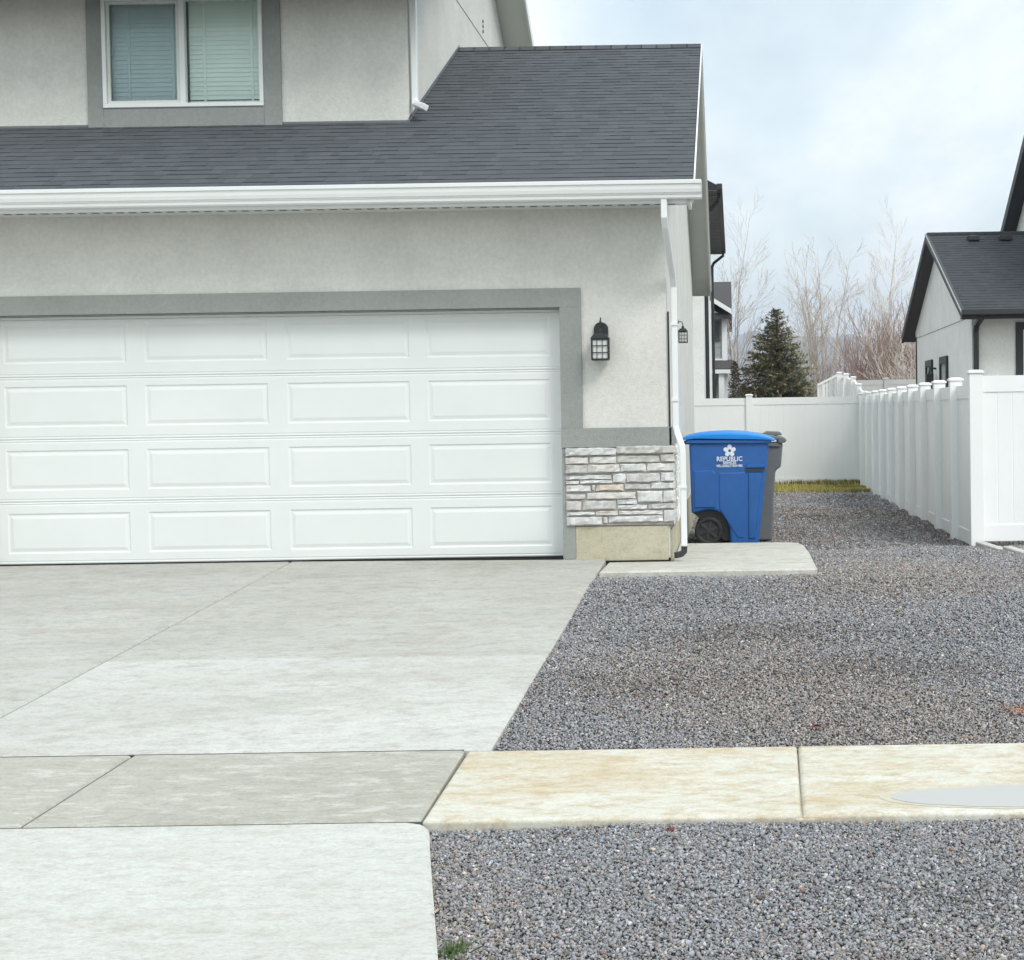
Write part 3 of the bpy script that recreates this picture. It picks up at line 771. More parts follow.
# ----------------------------------------------------------------- wall lanterns
def lantern(loc, rz, label, k=1.):
    t = thing('wall_lantern', loc, label, 'wall lamp', 'black lanterns on the garage walls', rz)
    W_ = WM[t.name] @ Matrix.Scale(k, 4)
    def L(mb, name, mt, par=t, **k):
        mb.v = [tuple(W_ @ Vector(p)) for p in mb.v]
        return mb.build(name, mt, par, **k)
    # local frame: wall at y=0, outwards is -y, z=0 at the cage bottom
    p = MB(); pl = [(-.062, .10), (.062, .10), (.062, .27)] + [(.062 * math.cos(a), .27 + .055 * math.sin(a)) for a in [PI * k / 10 for k in range(1, 10)]] + [(-.062, .27)]
    p.prism(pl, -.012, -.028, 'y'); L(p, 'back_plate', M['black'], bevel=.003)
    a = MB(); a.tube([(0, -.02, .30), (0, -.06, .335), (0, -.10, .33), (0, -.115, .29), (0, -.115, .25)], .008, 8)
    a.tube([(0, -.04, .32), (0, -.045, .365)], .006, 8); L(a, 'arm', M['black'])
    rf_ = MB(); n0 = 0
    rf_.v = [(-.082, -.197, .178), (.082, -.197, .178), (.082, -.033, .178), (-.082, -.033, .178), (-.045, -.16, .225), (.045, -.16, .225), (.045, -.07, .225), (-.045, -.07, .225)]
    rf_.f = [(0, 3, 2, 1), (4, 5, 6, 7), (0, 1, 5, 4), (1, 2, 6, 5), (2, 3, 7, 6), (3, 0, 4, 7)]; rf_.m = [0] * 6; rf_.t = [(1, 1, 1)] * 6
    rf_.tube([(0, -.115, .222), (0, -.115, .262)], .022, 10)
    L(rf_, 'cap', M['black'], bevel=.002)
    c = MB()
    for x in (-.074, .066):
        for y in (-.189, -.049): c.box(x, x + .008, y, y + .008, 0, .178)
    for z in (0, .056, .114, .168):
        c.box(-.074, .074, -.189, -.184, z, z + .007); c.box(-.074, .074, -.046, -.041, z, z + .007)
        c.box(-.074, -.069, -.184, -.046, z + .0005, z + .0065); c.box(.069, .074, -.184, -.046, z + .0005, z + .0065)
    for x in (-.026, .020):
        c.box(x, x + .005, -.1885, -.1845, .007, .168)
    for y in (-.14, -.095):
        c.box(-.0735, -.0695, y, y + .005, .007, .168); c.box(.0695, .0735, y, y + .005, .007, .168)
    c.box(-.07, .07, -.185, -.045, -.006, .0)
    cg = L(c, 'cage', M['black'])
    g = MB(); g.box(-.062, .062, -.177, -.053, .004, .170); L(g, 'glass', M['lampglass'], bevel=.01)
lantern((-1.135, 13.8, 1.712), 0, 'black caged lantern on the front wall right of the garage door')
lantern((XR, 15.95, 1.945), PI / 2, 'small black lantern seen edge on along the side wall above the bins', .62)

# ----------------------------------------------------------------- wheeled bins
def text_mesh(body, size, name, mt, parent, x, y, z, squash=1):
    cu_ = bpy.data.curves.new(name, 'FONT'); cu_.body = body; cu_.size = size; cu_.align_x = 'CENTER'; cu_.extrude = .001; cu_.offset = .0012
    o = bpy.data.objects.new(name, cu_); COL.objects.link(o)
    bpy.context.view_layer.update()
    me = bpy.data.meshes.new_from_object(o.evaluated_get(bpy.context.evaluated_depsgraph_get()))
    COL.objects.unlink(o); bpy.data.objects.remove(o)
    inv = WM[parent.name].inverted()
    for v in me.vertices:
        v.co = inv @ Vector((x + v.co.x * squash, y - v.co.z, z + v.co.y))
    me.materials.clear(); me.materials.append(mt); me.name = name
    q = bpy.data.objects.new(name, me); COL.objects.link(q); q.parent = parent
    return q

def bin_side(mb, poly, y0, y1, zt, zb, taper):
    """outline in x,z extruded over the width, narrowing towards the foot"""
    n = len(mb.v); k = len(poly)
    def ty(z): return taper * (zt - z) / (zt - zb)
    mb.v += [(x, y0 + ty(z), z) for x, z in poly] + [(x, y1 - ty(z), z) for x, z in poly]
    for q in [tuple(n + i for i in range(k)), tuple(n + k + i for i in reversed(range(k)))] + [(n + i, n + k + i, n + k + (i + 1) % k, n + (i + 1) % k) for i in range(k)]:
        mb.f.append(q); mb.m.append(0); mb.t.append((1, 1, 1))

def wheel(parent, cx, cz, y0, y1):
    t = MB(); rr = .148
    n = 36
    for (ya, yb, ro, ri) in ((y0, y1, rr, rr - .045),):
        ring = [[(cx + R_ * math.cos(2 * PI * i / n), yy, cz + R_ * math.sin(2 * PI * i / n)) for i in range(n)] for yy, R_ in ((ya + .008, ri), (ya, ri + .012), (ya, ro - .012), (ya + .012, ro), (yb - .012, ro), (yb, ro - .012), (yb, ri))]
        for A, B in zip(ring, ring[1:]):
            for i in range(n): t.face([A[i], A[(i + 1) % n], B[(i + 1) % n], B[i]])
    w_ = t.build('wheel', M['tyre'], parent, smooth=False)
    h = MB()
    h.tube([(cx, y0 + .022, cz), (cx, y1 - .01, cz)], rr - .044, 36)
    h.tube([(cx, y0 + .004, cz), (cx, y0 + .03, cz)], .024, 20)
    for k in range(6):
        a = 2 * PI * k / 6 + .3
        h.tube([(cx + .02 * math.cos(a), y0 + .014, cz + .02 * math.sin(a)), (cx + .105 * math.cos(a), y0 + .014, cz + .105 * math.sin(a))], 1, sq=(.030, .016))
    h.build('rim', M['tyre'] if False else M['hub'], w_, bevel=.003)
M['hub'] = simple('dark hub plastic', (.035, .036, .038), .45, .1, 20)

B1 = thing('recycling_bin', (-.05, 16.9, -.14), 'blue wheeled recycling bin with bright blue lid and white flower mark', 'wheeled bin')
bb_ = MB()
Yb0, Yb1 = 16.60, 17.22
zt, zb = .93, -.14
body = [(-.475, .93), (.355, .93), (.338, .74), (.318, .60), (.232, zb), (-.062, zb), (-.068, .02), (-.092, .11), (-.145, .185), (-.225, .222), (-.31, .226), (-.462, .19), (-.468, .6)]
bin_side(bb_, body, Yb0, Yb1, zt, zb, .035)
bo = bb_.build('body', M['blue'], B1, bevel=.028, seg=3)
wf_ = MB(); wf_.prism([(-.455, .20), (-.30, .24), (-.05, .24), (-.05, -.10), (-.12, -.10), (-.40, .16)], Yb0 + .11, Yb1 - .11, 'y'); wf_.build('wheel_housing', M['hub'], B1)
rl = MB()
def relief(poly, d, ch=.012):
    cxm = sum(p[0] for p in poly) / len(poly); czm = sum(p[1] for p in poly) / len(poly)
    def ty(z): return Yb0 + .035 * (zt - z) / (zt - zb)
    out = [(x, ty(z) + .002, z) for x, z in poly]
    inn = [(x + ch * (1 if x < cxm else -1), ty(z) - d, z + ch * (1 if z < czm else -1)) for x, z in poly]
    k = len(poly)
    for i in range(k): rl.face([out[i], out[(i + 1) % k], inn[(i + 1) % k], inn[i]])
    rl.face(inn)
relief([(-.435, .25), (-.215, .25), (-.20, .30), (-.205, .615), (-.225, .645), (-.435, .645)], .010)
relief([(-.175, .24), (.03, -.07), (.085, -.07), (.105, .62), (-.175, .62)], .007)
relief([(.125, -.08), (.205, -.08), (.285, .615), (.13, .615)], .012)
relief([(.10, .655), (.31, .655), (.318, .70), (.12, .70)], .022)
rl.build('side_rib', M['blue'], B1, bevel=.006)
gs = MB(); gs.prism([(.12, .622), (.298, .622), (.304, .652), (.10, .652)], Yb0 - .001, Yb0 + .03, 'y'); gs.build('hand_slot', M['hub'], B1)
rm = MB(); rm.prism([(-.50, .925), (.375, .915), (.385, .955), (-.51, .965)], Yb0 - .03, Yb1 + .03, 'y'); rm.build('rim', M['blue'], B1, bevel=.010)
ld = MB(); 
top = [(-.545, .985), (-.50, 1.012), (-.40, 1.035), (-.25, 1.050), (-.05, 1.056), (.12, 1.046), (.26, 1.020), (.36, .990), (.418, .962)]
bot = [(.412, .938), (.30, .955), (-.40, .975), (-.48, .968), (-.54, .962)]
# domed lid: side outline narrows near the crown
n0 = len(ld.v); outline = top + bot; kk = len(outline); rings_y = [(Yb0 - .048, .0), (Yb0 - .03, .35), (Yb0 + .05, .85), ((Yb0 + Yb1) / 2, 1.0), (Yb1 - .05, .85), (Yb1 + .03, .35), (Yb1 + .048, .0)]
base = lambda x: .972 - .035 * (x + .545) / .96
for yy, f in rings_y:
    for i, (x, z) in enumerate(outline):
        if i < len(top): zz_ = base(x) + (z - base(x)) * (.62 + .38 * f)
        else: zz_ = z
        ld.v.append((x, yy, zz_))
for a in range(len(rings_y) - 1):
    for i in range(kk):
        A = n0 + a * kk; ld.f.append((A + i, A + (i + 1) % kk, A + kk + (i + 1) % kk, A + kk + i))
ld.f.append(tuple(n0 + i for i in reversed(range(kk)))); ld.f.append(tuple(n0 + (len(rings_y) - 1) * kk + i for i in range(kk)))
ld.m = [0] * len(ld.f); ld.t = [(1, 1, 1)] * len(ld.f)
ld.build('lid', M['blue_lid'], B1, bevel=.006)
hn = MB(); hn.tube([(-.52, Yb0 + .03, .935), (-.52, Yb1 - .03, .935)], .016, 10)
for yy in (Yb0 + .05, Yb1 - .05): hn.tube([(-.46, yy, .93), (-.525, yy, .935)], .018, 8)
hn.build('handle', M['blue'], B1)
wheel(B1, -.285, .01, Yb0 + .035, Yb0 + .095); wheel(B1, -.285, .01, Yb1 - .095, Yb1 - .035)
ax = MB(); ax.tube([(-.285, Yb0 + .08, .01), (-.285, Yb1 - .08, .01)], .012, 8); ax.build('axle', M['hub'], B1)
# white mark: five-petalled flower over three lines of lettering
mk = MB(); fx, fz, fy = -.055, .845, Yb0 - .001
N = 80; outer = []; inner = []
for i in range(N):
    a = 2 * PI * i / N
    R_ = .030 + .036 * abs(math.cos(2.5 * (a - PI / 2))) ** .6
    outer.append((fx + R_ * math.cos(a), fz + R_ * math.sin(a))); inner.append((fx + .015 * math.cos(a), fz + .015 * math.sin(a)))
for i in range(N):
    j = (i + 1) % N
    mk.face([(outer[i][0], fy - .002, outer[i][1]), (outer[j][0], fy - .002, outer[j][1]), (inner[j][0], fy - .002, inner[j][1]), (inner[i][0], fy - .002, inner[i][1])])
    mk.face([(outer[i][0], fy - .002, outer[i][1]), (outer[j][0], fy - .002, outer[j][1]), (outer[j][0], fy + .006, outer[j][1]), (outer[i][0], fy + .006, outer[i][1])])
mk.build('emblem', M['print'], B1, recalc=False)
text_mesh('REPUBLIC', .066, 'lettering', M['print'], B1, fx - .002, Yb0 - .003, .738, .95)
text_mesh('SERVICES', .042, 'lettering', M['print'], B1, fx - .002, Yb0 - .001, .705, .8)
text_mesh("WE'LL HANDLE IT FROM HERE.", .034, 'lettering', M['print'], B1, fx - .002, Yb0 + .001, .676, .58)

B2 = thing('wheelie_bin', (.1, 17.75, -.16), 'grey wheeled rubbish bin standing behind the blue one', 'wheeled bin')
Yg0, Yg1 = 17.42, 18.02; GX = .07
b2 = MB(); zb2 = -.165
bin_side(b2, [(-.38, .93), (.525, .90), (.515, .80), (.50, .64), (.44, .60), (.415, .30), (.395, zb2), (-.1, zb2), (-.12, .15), (-.38, .2)], Yg0, Yg1, .93, zb2, .03)
b2.build('body', M['plastic_grey'], B2, bevel=.022, seg=3)
l2 = MB(); l2.prism([(-.46, .975), (-.3, 1.015), (.25, 1.012), (.54, .962), (.565, .930), (.55, .905), (.47, .895), (.47, .935), (-.46, .945)], Yg0 - .04, Yg1 + .04, 'y')
l2.build('lid', M['plastic_grey'], B2, bevel=.012)
h2 = MB(); h2.prism([(.30, 1.0), (.36, 1.028), (.50, 1.02), (.52, .985), (.40, .98)], Yg0 + .04, Yg1 - .04, 'y'); h2.build('lid_grip', M['plastic_grey'], B2, bevel=.008)
r2 = MB(); r2.prism([(-.40, .885), (.49, .86), (.505, .90), (-.41, .93)], Yg0 - .02, Yg1 + .02, 'y'); r2.build('rim', M['plastic_grey'], B2, bevel=.006)
wheel(B2, -.2, -.01, Yg0 + .03, Yg0 + .09)

# ----------------------------------------------------------------- vinyl fences
def post_mesh(mb, x, y, z0, z1, w=.127):
    h = w / 2
    mb.box(x - h, x + h, y - h, y + h, z0, z1)
    c = h + .014
    mb.box(x - c, x + c, y - c, y + c, z1, z1 + .022)
    n = len(mb.v)
    e = c * .55; mb.v += [(x - c, y - c, z1 + .022), (x + c, y - c, z1 + .022), (x + c, y + c, z1 + .022), (x - c, y + c, z1 + .022)] + [(x - e, y - e, z1 + .036), (x + e, y - e, z1 + .036), (x + e, y + e, z1 + .036), (x - e, y + e, z1 + .036)]
    for q in ((0, 1, 5, 4), (1, 2, 6, 5), (2, 3, 7, 6), (3, 0, 4, 7), (4, 5, 6, 7)): mb.f.append(tuple(n + i for i in q)); mb.m.append(0); mb.t.append((1, 1, 1))
def fence_panel(mb, a, b, z0, z1, zb0=None, zb1=None, pitch=.15, rail=.14):
    """a,b: (x,y) ends; grooved boards between a top and a bottom rail. z0/z1: foot and top at a; zb*: at b"""
    zb0 = z0 if zb0 is None else zb0; zb1 = z1 if zb1 is None else zb1
    a = Vector((a[0], a[1], 0)); b = Vector((b[0], b[1], 0)); L = (b - a).length; d = (b - a) / L; nrm = Vector((d.y, -d.x, 0))
    def P(s, o, za, zb): t = s / L; return a + d * s + nrm * o + Vector((0, 0, za + (zb - za) * t))
    def beam(h0, h1, th):   # h as offset from foot (>=0) or from top (<0)
        def zz_(h): return ((z0 + h), (zb0 + h)) if h >= 0 else ((z1 + h + 1e-9), (zb1 + h))
        lo, hi = zz_(h0), (zz_(h1) if h1 != 0 else (z1, zb1))
        vs = [P(s, o, *q) for q in (lo, hi) for s, o in ((0, th / 2), (L, th / 2), (L, -th / 2), (0, -th / 2))]
        n = len(mb.v); mb.v += [tuple(v) for v in vs]
        for q in ((0, 1, 2, 3), (4, 7, 6, 5), (0, 4, 5, 1), (1, 5, 6, 2), (2, 6, 7, 3), (3, 7, 4, 0)): mb.f.append(tuple(n + i for i in q)); mb.m.append(0); mb.t.append((1, 1, 1))
    beam(-rail, 0, .045); beam(.02, rail + .02, .045)
    nb = max(1, round(L / pitch)); p_ = L / nb; g = .007
    for k in range(nb):
        s0, s1 = k * p_, (k + 1) * p_
        prof = [(s0, .0105), (s0 + g, .014), (s1 - g, .014), (s1, .0105)]
        for sg in (1, -1):
            for (u, o), (u2, o2) in zip(prof, prof[1:]):
                mb.face([P(u, o * sg, z0 + rail, zb0 + rail), P(u2, o2 * sg, z0 + rail, zb0 + rail), P(u2, o2 * sg, z1 - rail + .004, zb1 - rail + .004), P(u, o * sg, z1 - rail + .004, zb1 - rail + .004)])

FX = 2.456
SF = thing('side_fence', (FX, 23, -.15), 'long white vinyl fence running back along the gravel side yard', 'fence')
py = [16.3, 17.55, 18.95, 20.35, 21.75, 23.15, 24.55, 25.95, 27.35, 28.75, 30.15]
for i, y in enumerate(py):
    mb = MB(); post_mesh(mb, FX - (0 if i == 0 else .03), y, zy(y) - .2, (1.60 if i == 0 else 1.55) - .0025 * i, .135)
    mb.build('post', M['vinyl'], SF, bevel=.004)
for a, b in zip(py, py[1:] + [31.44]):
    mb = MB(); fence_panel(mb, (FX, a + .0635), (FX, b - .0635), zy(a) - .02, 1.49, zy(b) - .02, 1.49)
    mb.build('panel', M['vinyl'], SF)
FF = thing('far_fence', (.9, 31.5, -.24), 'white vinyl fence closing the far end of the gravel yard', 'fence')
fp = [-4.5, -2.1, .295, 2.5]
for x in fp:
    mb = MB(); post_mesh(mb, x, 31.5, -.4, 1.545 if x < 2 else 1.52); mb.build('post', M['vinyl'], FF, bevel=.004)
for a, b in zip(fp, fp[1:]):
    mb = MB(); fence_panel(mb, (a + .0635, 31.5), (b - .0635, 31.5), -.235, 1.505); mb.build('panel', M['vinyl'], FF)
RF = thing('front_fence', (5, 16.3, -.16), 'white vinyl fence facing the street right of the corner post', 'fence')
fr = [FX, 4.9, 7.3, 9.7]
for a, b in zip(fr, fr[1:]):
    mb = MB(); fence_panel(mb, (a + .0635, 16.3), (b - .0635, 16.3), -.13, 1.575, rail=.165); mb.build('panel', M['vinyl'], RF)
    mb = MB(); post_mesh(mb, b, 16.3, -.3, 1.60); mb.build('post', M['vinyl'], RF, bevel=.004)
# fence of the yard behind, stepping over a rise
BF = thing('back_fence', (2.4, 38, -.2), 'white ribbed vinyl fence peaking behind the far fence by the conifer', 'fence')
pk = [(1.98, 38.0, 1.86), (2.14, 37.95, 1.92), (2.30, 37.9, 1.99), (2.46, 37.8, 2.05)]
pp = MB()
n = 12; xa, xb = 1.98, 2.78
def pkz(t): return 1.86 + .24 * t / .62 if t < .62 else 2.10 - .12 * (t - .62) / .38
for i in range(n):
    t0, t1 = i / n, (i + 1) / n; x0, x1 = xa + (xb - xa) * t0, xa + (xb - xa) * t1
    pp.prism([(x0, -.3), (x1 - .012, -.3), (x1 - .012, pkz(t1) - .03), (x0, pkz(t0) - .03)], 38.0, 38.03, 'y')
    pp.prism([(x0, pkz(t0) - .06), (x1, pkz(t1) - .06), (x1, pkz(t1)), (x0, pkz(t0))], 37.97, 38.06, 'y')
for k in (2, 5, 8): 
    x0 = xa + (xb - xa) * k / n; pp.box(x0 - .018, x0 + .018, 37.975, 37.999, -.3, pkz(k / n) - .06)
pp.build('panel', M['vinyl'], BF)
for x, y, z in ((2.49, 37.8, 2.10), (2.64, 37.6, 2.06), (2.78, 37.3, 1.98), (2.86, 36.6, 1.80), (2.93, 35.9, 1.62)):
    mb = MB(); post_mesh(mb, x, y, -.3, z, .11); mb.build('post', M['vinyl'], BF)
for a, b, za, zb_ in (((2.64, 37.6), (2.78, 37.3), 2.0, 1.92), ((2.80, 37.2), (2.86, 36.6), 1.92, 1.74), ((2.87, 36.5), (2.93, 35.9), 1.74, 1.55)):
    mb = MB(); fence_panel(mb, a, b, -.25, za, -.25, zb_); mb.build('panel', M['vinyl'], BF)
GF = thing('lot_fence', (5, 45, -.25), 'greyish vinyl fence beyond the side fence under the bare trees', 'fence')
M['vinyl_grey'] = simple('weathered vinyl', (.50, .505, .49), .6, .04, 1)
for a, b in ((3.2, 4.22), (4.34, 6.6), (6.7, 9)):
    mb = MB(); fence_panel(mb, (a, 45), (b, 45), -.3, 2.06); mb.build('panel', M['vinyl_grey'], GF)
for x in (4.28, 6.65): mb = MB(); post_mesh(mb, x, 45, -.3, 2.08, .12); mb.build('post', M['plastic_grey'] if False else M['vinyl_grey'], GF)

# concrete edging blocks from the corner post towards the street
for i in range(3):
    y1 = 16.18 - i * 1.02; y0 = y1 - 1.0; xa = 2.47 + (16.2 - y1) * .10; xb = 2.47 + (16.2 - y0) * .10
    mb = MB(); n = len(mb.v); z0, z1 = -.2, zy((y0 + y1) / 2) + .035
    mb.v += [(xb - .05, y0, z0), (xb + .05, y0, z0), (xa + .05, y1, z0), (xa - .05, y1, z0), (xb - .05, y0, z1), (xb + .05, y0, z1), (xa + .05, y1, z1), (xa - .05, y1, z1)]
    mb.f += [tuple(n + k for k in q) for q in ((0, 3, 2, 1), (4, 5, 6, 7), (0, 1, 5, 4), (1, 2, 6, 5), (2, 3, 7, 6), (3, 0, 4, 7))]; mb.m += [0] * 6; mb.t += [(1, 1, 1)] * 6
    tag(mb.build('edging_block', M['edging'], bevel=.012),
        ['pale concrete edging block touching the fence corner post', 'second pale edging block from the fence corner post', 'pale edging block farthest from the fence corner post'][i], 'edging', 'edging blocks by the fence corner')

# ----------------------------------------------------------------- neighbour to the right
D = thing('white_house', (4, 26, -.2), 'white stucco house with black roof and trim behind the right fence', 'house')
dw = MB(); DX = 3.87; DS = .375; DRY = 30.0; DRZ = 4.50
dz = lambda y: DRZ - DS * abs(y - DRY)
dw.box(DX, 14, 26.0, 26.15, -.3, 2.84)
dw.prism([(26.15, -.3), (34.0, -.3), (34.0, dz(34) - .12), (DRY, DRZ - .12), (26.15, dz(26.15) - .12)], DX, DX + .15, 'x')
dw.build('wall', M['far_stucco'], D)
du = MB(); UXD = 5.74; ury = 29.3; urz = 6.60; uz_ = lambda y: urz - .54 * abs(y - ury)
du.prism([(25.6, 2.6), (33.2, 2.6), (33.2, uz_(33.2) - .12), (ury, urz - .12), (25.6, uz_(25.6) - .12)], UXD, UXD + .15, 'x')
du.box(UXD + .15, 14, 25.6, 25.75, 3.0, 4.5)
du.build('wall', M['far_stucco'], D)
M['dshingle'] = M['shingle']
dr = MB(); DRX = 3.655
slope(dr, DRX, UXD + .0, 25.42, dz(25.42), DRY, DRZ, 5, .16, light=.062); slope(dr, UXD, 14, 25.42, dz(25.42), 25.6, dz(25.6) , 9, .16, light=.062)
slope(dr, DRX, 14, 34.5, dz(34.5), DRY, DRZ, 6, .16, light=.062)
deck(dr, DRX + .02, UXD, 25.44, DRY, 34.5, dz, .14)
for i in range(16):
    x = DRX + i * .15; dr.prism([(DRY - .14, DRZ - .035), (DRY, DRZ + .03), (DRY + .14, DRZ - .035)], x, min(x + .17, UXD), 'x', 0, (.035, .036, .04))
dro = dr.build('roof', [M['shingle'], M['darktrim']], D)
db = MB()
for a, b in ((25.40, DRY), (DRY, 34.52)):
    db.prism([(a, dz(a) + .01), (b, dz(b) + .01), (b, dz(b) - .15), (a, dz(a) - .13)], DRX - .03, DRX + .018, 'x')
db.build('rake_board', M['darktrim'], dro)
de2 = MB(); de2.prism([(25.40, dz(25.4) + .012), (DRY, DRZ + .012), (DRY, DRZ - .02), (25.40, dz(25.4) - .02)], DRX - .045, DRX - .031, 'x'); de2.build('drip_edge', M['siding'], dro)
du2 = MB(); ux0 = 5.49
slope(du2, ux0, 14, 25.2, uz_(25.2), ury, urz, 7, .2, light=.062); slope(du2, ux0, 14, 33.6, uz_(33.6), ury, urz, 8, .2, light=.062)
deck(du2, ux0 + .02, 14, 25.2, ury, 33.6, uz_, .15)
u2o = du2.build('roof', [M['shingle'], M['darktrim']], D)
db2 = MB()
for a, b in ((25.2, ury), (ury, 33.6)):
    db2.prism([(a, uz_(a) + .01), (b, uz_(b) + .01), (b, uz_(b) - .2), (a, uz_(a) - .2)], ux0 - .03, ux0 + .018, 'x')
db2.build('rake_board', M['darktrim'], u2o)
dg = MB(); dg.box(DRX - .03, 14, 25.30, 25.42, 2.715, 2.805); dg.build('gutter', M['darktrim'], D, bevel=.01)
dso2 = MB(); dso2.box(DRX + .03, 14, 25.42, 26.0, 2.68, 2.70); dso2.build('soffit', M['darktrim'], D)
dd = MB(); dd.tube([(3.97, 25.40, 2.74), (3.96, 25.5, 2.68), (3.935, 25.9, 2.58), (3.93, 25.95, 2.48), (3.93, 25.95, -.1)], 1, sq=(.085, .07)); dd.build('downspout', M['black'], D, bevel=.01)
dd = MB(); dd.tube([(3.89, 33.8, 2.75), (3.88, 33.8, -.1)], 1, sq=(.08, .07)); dd.build('downspout', M['black'], D, bevel=.01)
def dwin(x0, x1, z0, z1, y, parent, mull=None):
    t = MB(); frame(t, x0 - .12, x1 + .12, z0 - .12, z1 + .12, .12, y - .03, y - .002); w_ = t.build('window', M['darktrim'], parent)
    f = MB(); frame(f, x0, x1, z0, z1, .055, y - .02, y - .001)
    if mull: f.box(mull - .03, mull + .03, y - .02, y - .001, z0 + .055, z1 - .055)
    f.build('frame', M['white'], w_)
    g = MB(); g.box(x0 + .055, x1 - .055, y - .008, y - .004, z0 + .055, z1 - .055); g.build('pane', M['darkglass'], w_)
dwin(4.70, 5.6, 1.2, 2.50, 26.0, D, 5.15)
for y0, z1 in ((28.85, 2.19), (31.05, 2.19)):
    t = MB(); zz0 = 1.0; a, b = y0, y0 + 1.0
    for (ya, yb, za, zb_) in ((a, b, z1 - .13, z1), (a, b, zz0, zz0 + .1), (a, a + .12, zz0 + .1, z1 - .13), (b - .12, b, zz0 + .1, z1 - .13)):
        t.box(DX - .045, DX - .002, ya, yb, za, zb_)
    w_ = t.build('window', M['darktrim'], D)
    f = MB(); f.box(DX - .012, DX - .003, a + .12, b - .12, zz0 + .1, z1 - .13); f.build('pane', M['white'] if False else M['siding'], w_)
dlm = MB(); dlm.tube([(DX, 30.6, 2.0), (DX - .12, 30.6, 2.02), (DX - .14, 30.6, 1.9)], .02, 6); dlm.box(DX - .2, DX - .06, 30.52, 30.68, 1.65, 1.9)
dlm.build('wall_lamp', M['black'], D)
dj = MB(); dj.box(DX - .004, DX + .001, 26.1, 33.9, 2.715, 2.73); dj.build('control_joint', M['trim'], D)
for x, s_ in ((4.44, .10), (5.02, .115)):
    v_ = MB(); y = 29.55; v_.box(x - s_, x + s_, y - .16, y + .12, dz(y) - .03, dz(y) + .075); v_.build('roof_vent', M['steel'], D, bevel=.02)

# ----------------------------------------------------------------- neighbour behind: only its corner shows past our garage
Bh = thing('neighbour_house', (-4, 36, -.2), 'white house with black gutter glimpsed past the garage rear corner', 'house')
w = MB(); w.box(-9, -.592, 32.0, 44.0, -.3, 5.6); w.build('wall', M['far_stucco'], Bh)
w = MB(); w.prism([(-.27, 5.60), (-.27, 5.70), (-4.8, 8.1), (-9.3, 5.7), (-9.3, 5.6)], 31.6, 44.4, 'y', 0, (.04, .041, .045)); bro = w.build('roof', M['shingle'], Bh)
w = MB(); w.box(-.60, -.275, 31.6, 44.4, 5.585, 5.598)
for k in range(40): w.box(-.59, -.28, 31.65 + k * .318, 31.67 + k * .318, 5.575, 5.586)
w.build('soffit', simple('charcoal soffit', (.10, .105, .10), .6), Bh)
w = MB(); w.box(-.285, -.17, 31.6, 44.4, 5.60, 5.73); w.build('gutter', M['darktrim'], Bh, bevel=.015)
w = MB(); w.tube([(-.235, 32.1, 5.62), (-.25, 32.1, 5.45), (-.42, 32.1, 5.28), (-.53, 33.4, 5.22), (-.545, 33.5, 5.1), (-.545, 33.5, -.1)], .042, 8); w.build('downspout', M['black'], Bh)
w = MB(); w.tube([(-.235, 43.9, 5.62), (-.24, 43.9, 5.5), (-.50, 43.9, 5.30), (-.545, 43.9, 5.2), (-.545, 43.9, -.1)], .042, 8); w.build('downspout', M['black'], Bh)

Ch = thing('grey_house', (-4, 60, -.3), 'small looking grey sided house with white trim beyond the back fence', 'house')
w = MB()
w.box(-9, -.25, 59.6, 66, -.3, 4.95)
wl = w.build('wall', M['siding'], Ch)
w = MB()
for k in range(17): w.box(-9, -.42, 59.575, 59.6 - .002, .1 + k * .27 , .1 + k * .27 + .255)
w.build('siding', M['siding'], Ch)
w = MB(); w.prism([(59.0, 4.78), (64, 6.40), (69, 4.78), (69, 4.65), (64, 6.25), (59.0, 4.63)], -9.5, -.04, 'x', 0, (.075, .07, .072)); w.build('roof', M['shingle'], Ch)
w = MB(); w.prism([(-5.0, 4.78), (-2.52, 6.38), (-.04, 4.80), (-.04, 4.98), (-2.52, 6.56), (-5.0, 4.96)], 58.8, 58.9, 'y'); w.build('rake_board', M['white'], Ch)
w = MB(); w.prism([(-4.6, 4.82), (-2.52, 6.2), (-.45, 4.82)], 59.3, 59.57, 'y'); w.build('gable', M['vinyl_grey'], Ch)
w = MB(); w.prism([(-5.0, 4.9), (-2.52, 6.5), (-.06, 4.9), (-.06, 5.0), (-2.52, 6.6), (-5.0, 5.0)], 58.9, 63, 'y', 0, (.075, .07, .072)); w.build('roof', M['shingle'], Ch)
w = MB(); w.box(-.42, -.22, 59.5, 59.7, 3.1, 4.85); w.box(-.42, -.22, 59.5, 59.7, -.3, 2.7); w.box(-9, -.42, 59.52, 59.57, 3.08, 3.2); w.box(-9, -.42, 59.52, 59.57, 4.66, 4.80); w.build('corner_board', M['white'], Ch)
w = MB(); w.box(-1.3, -.50, 59.50, 59.57, 3.85, 4.56); w.build('window', M['darkglass'], Ch)
w = MB(); w.prism([(58.4, 2.82), (59.6, 3.16), (59.6, 2.80), (58.4, 2.72)], -9, -.04, 'x', 0, (.075, .07, .072)); w.build('porch_roof', M['shingle'], Ch)
w = MB(); w.box(-9, -.02, 58.30, 58.4, 2.62, 2.76); w.box(-.55, -.35, 58.42, 58.6, -.3, 2.62); w.build('porch_trim', M['white'], Ch)
w = MB(); w.box(-1.3, -.66, 59.48, 59.57, .6, 2.45); w.build('window', M['darkglass'], Ch)

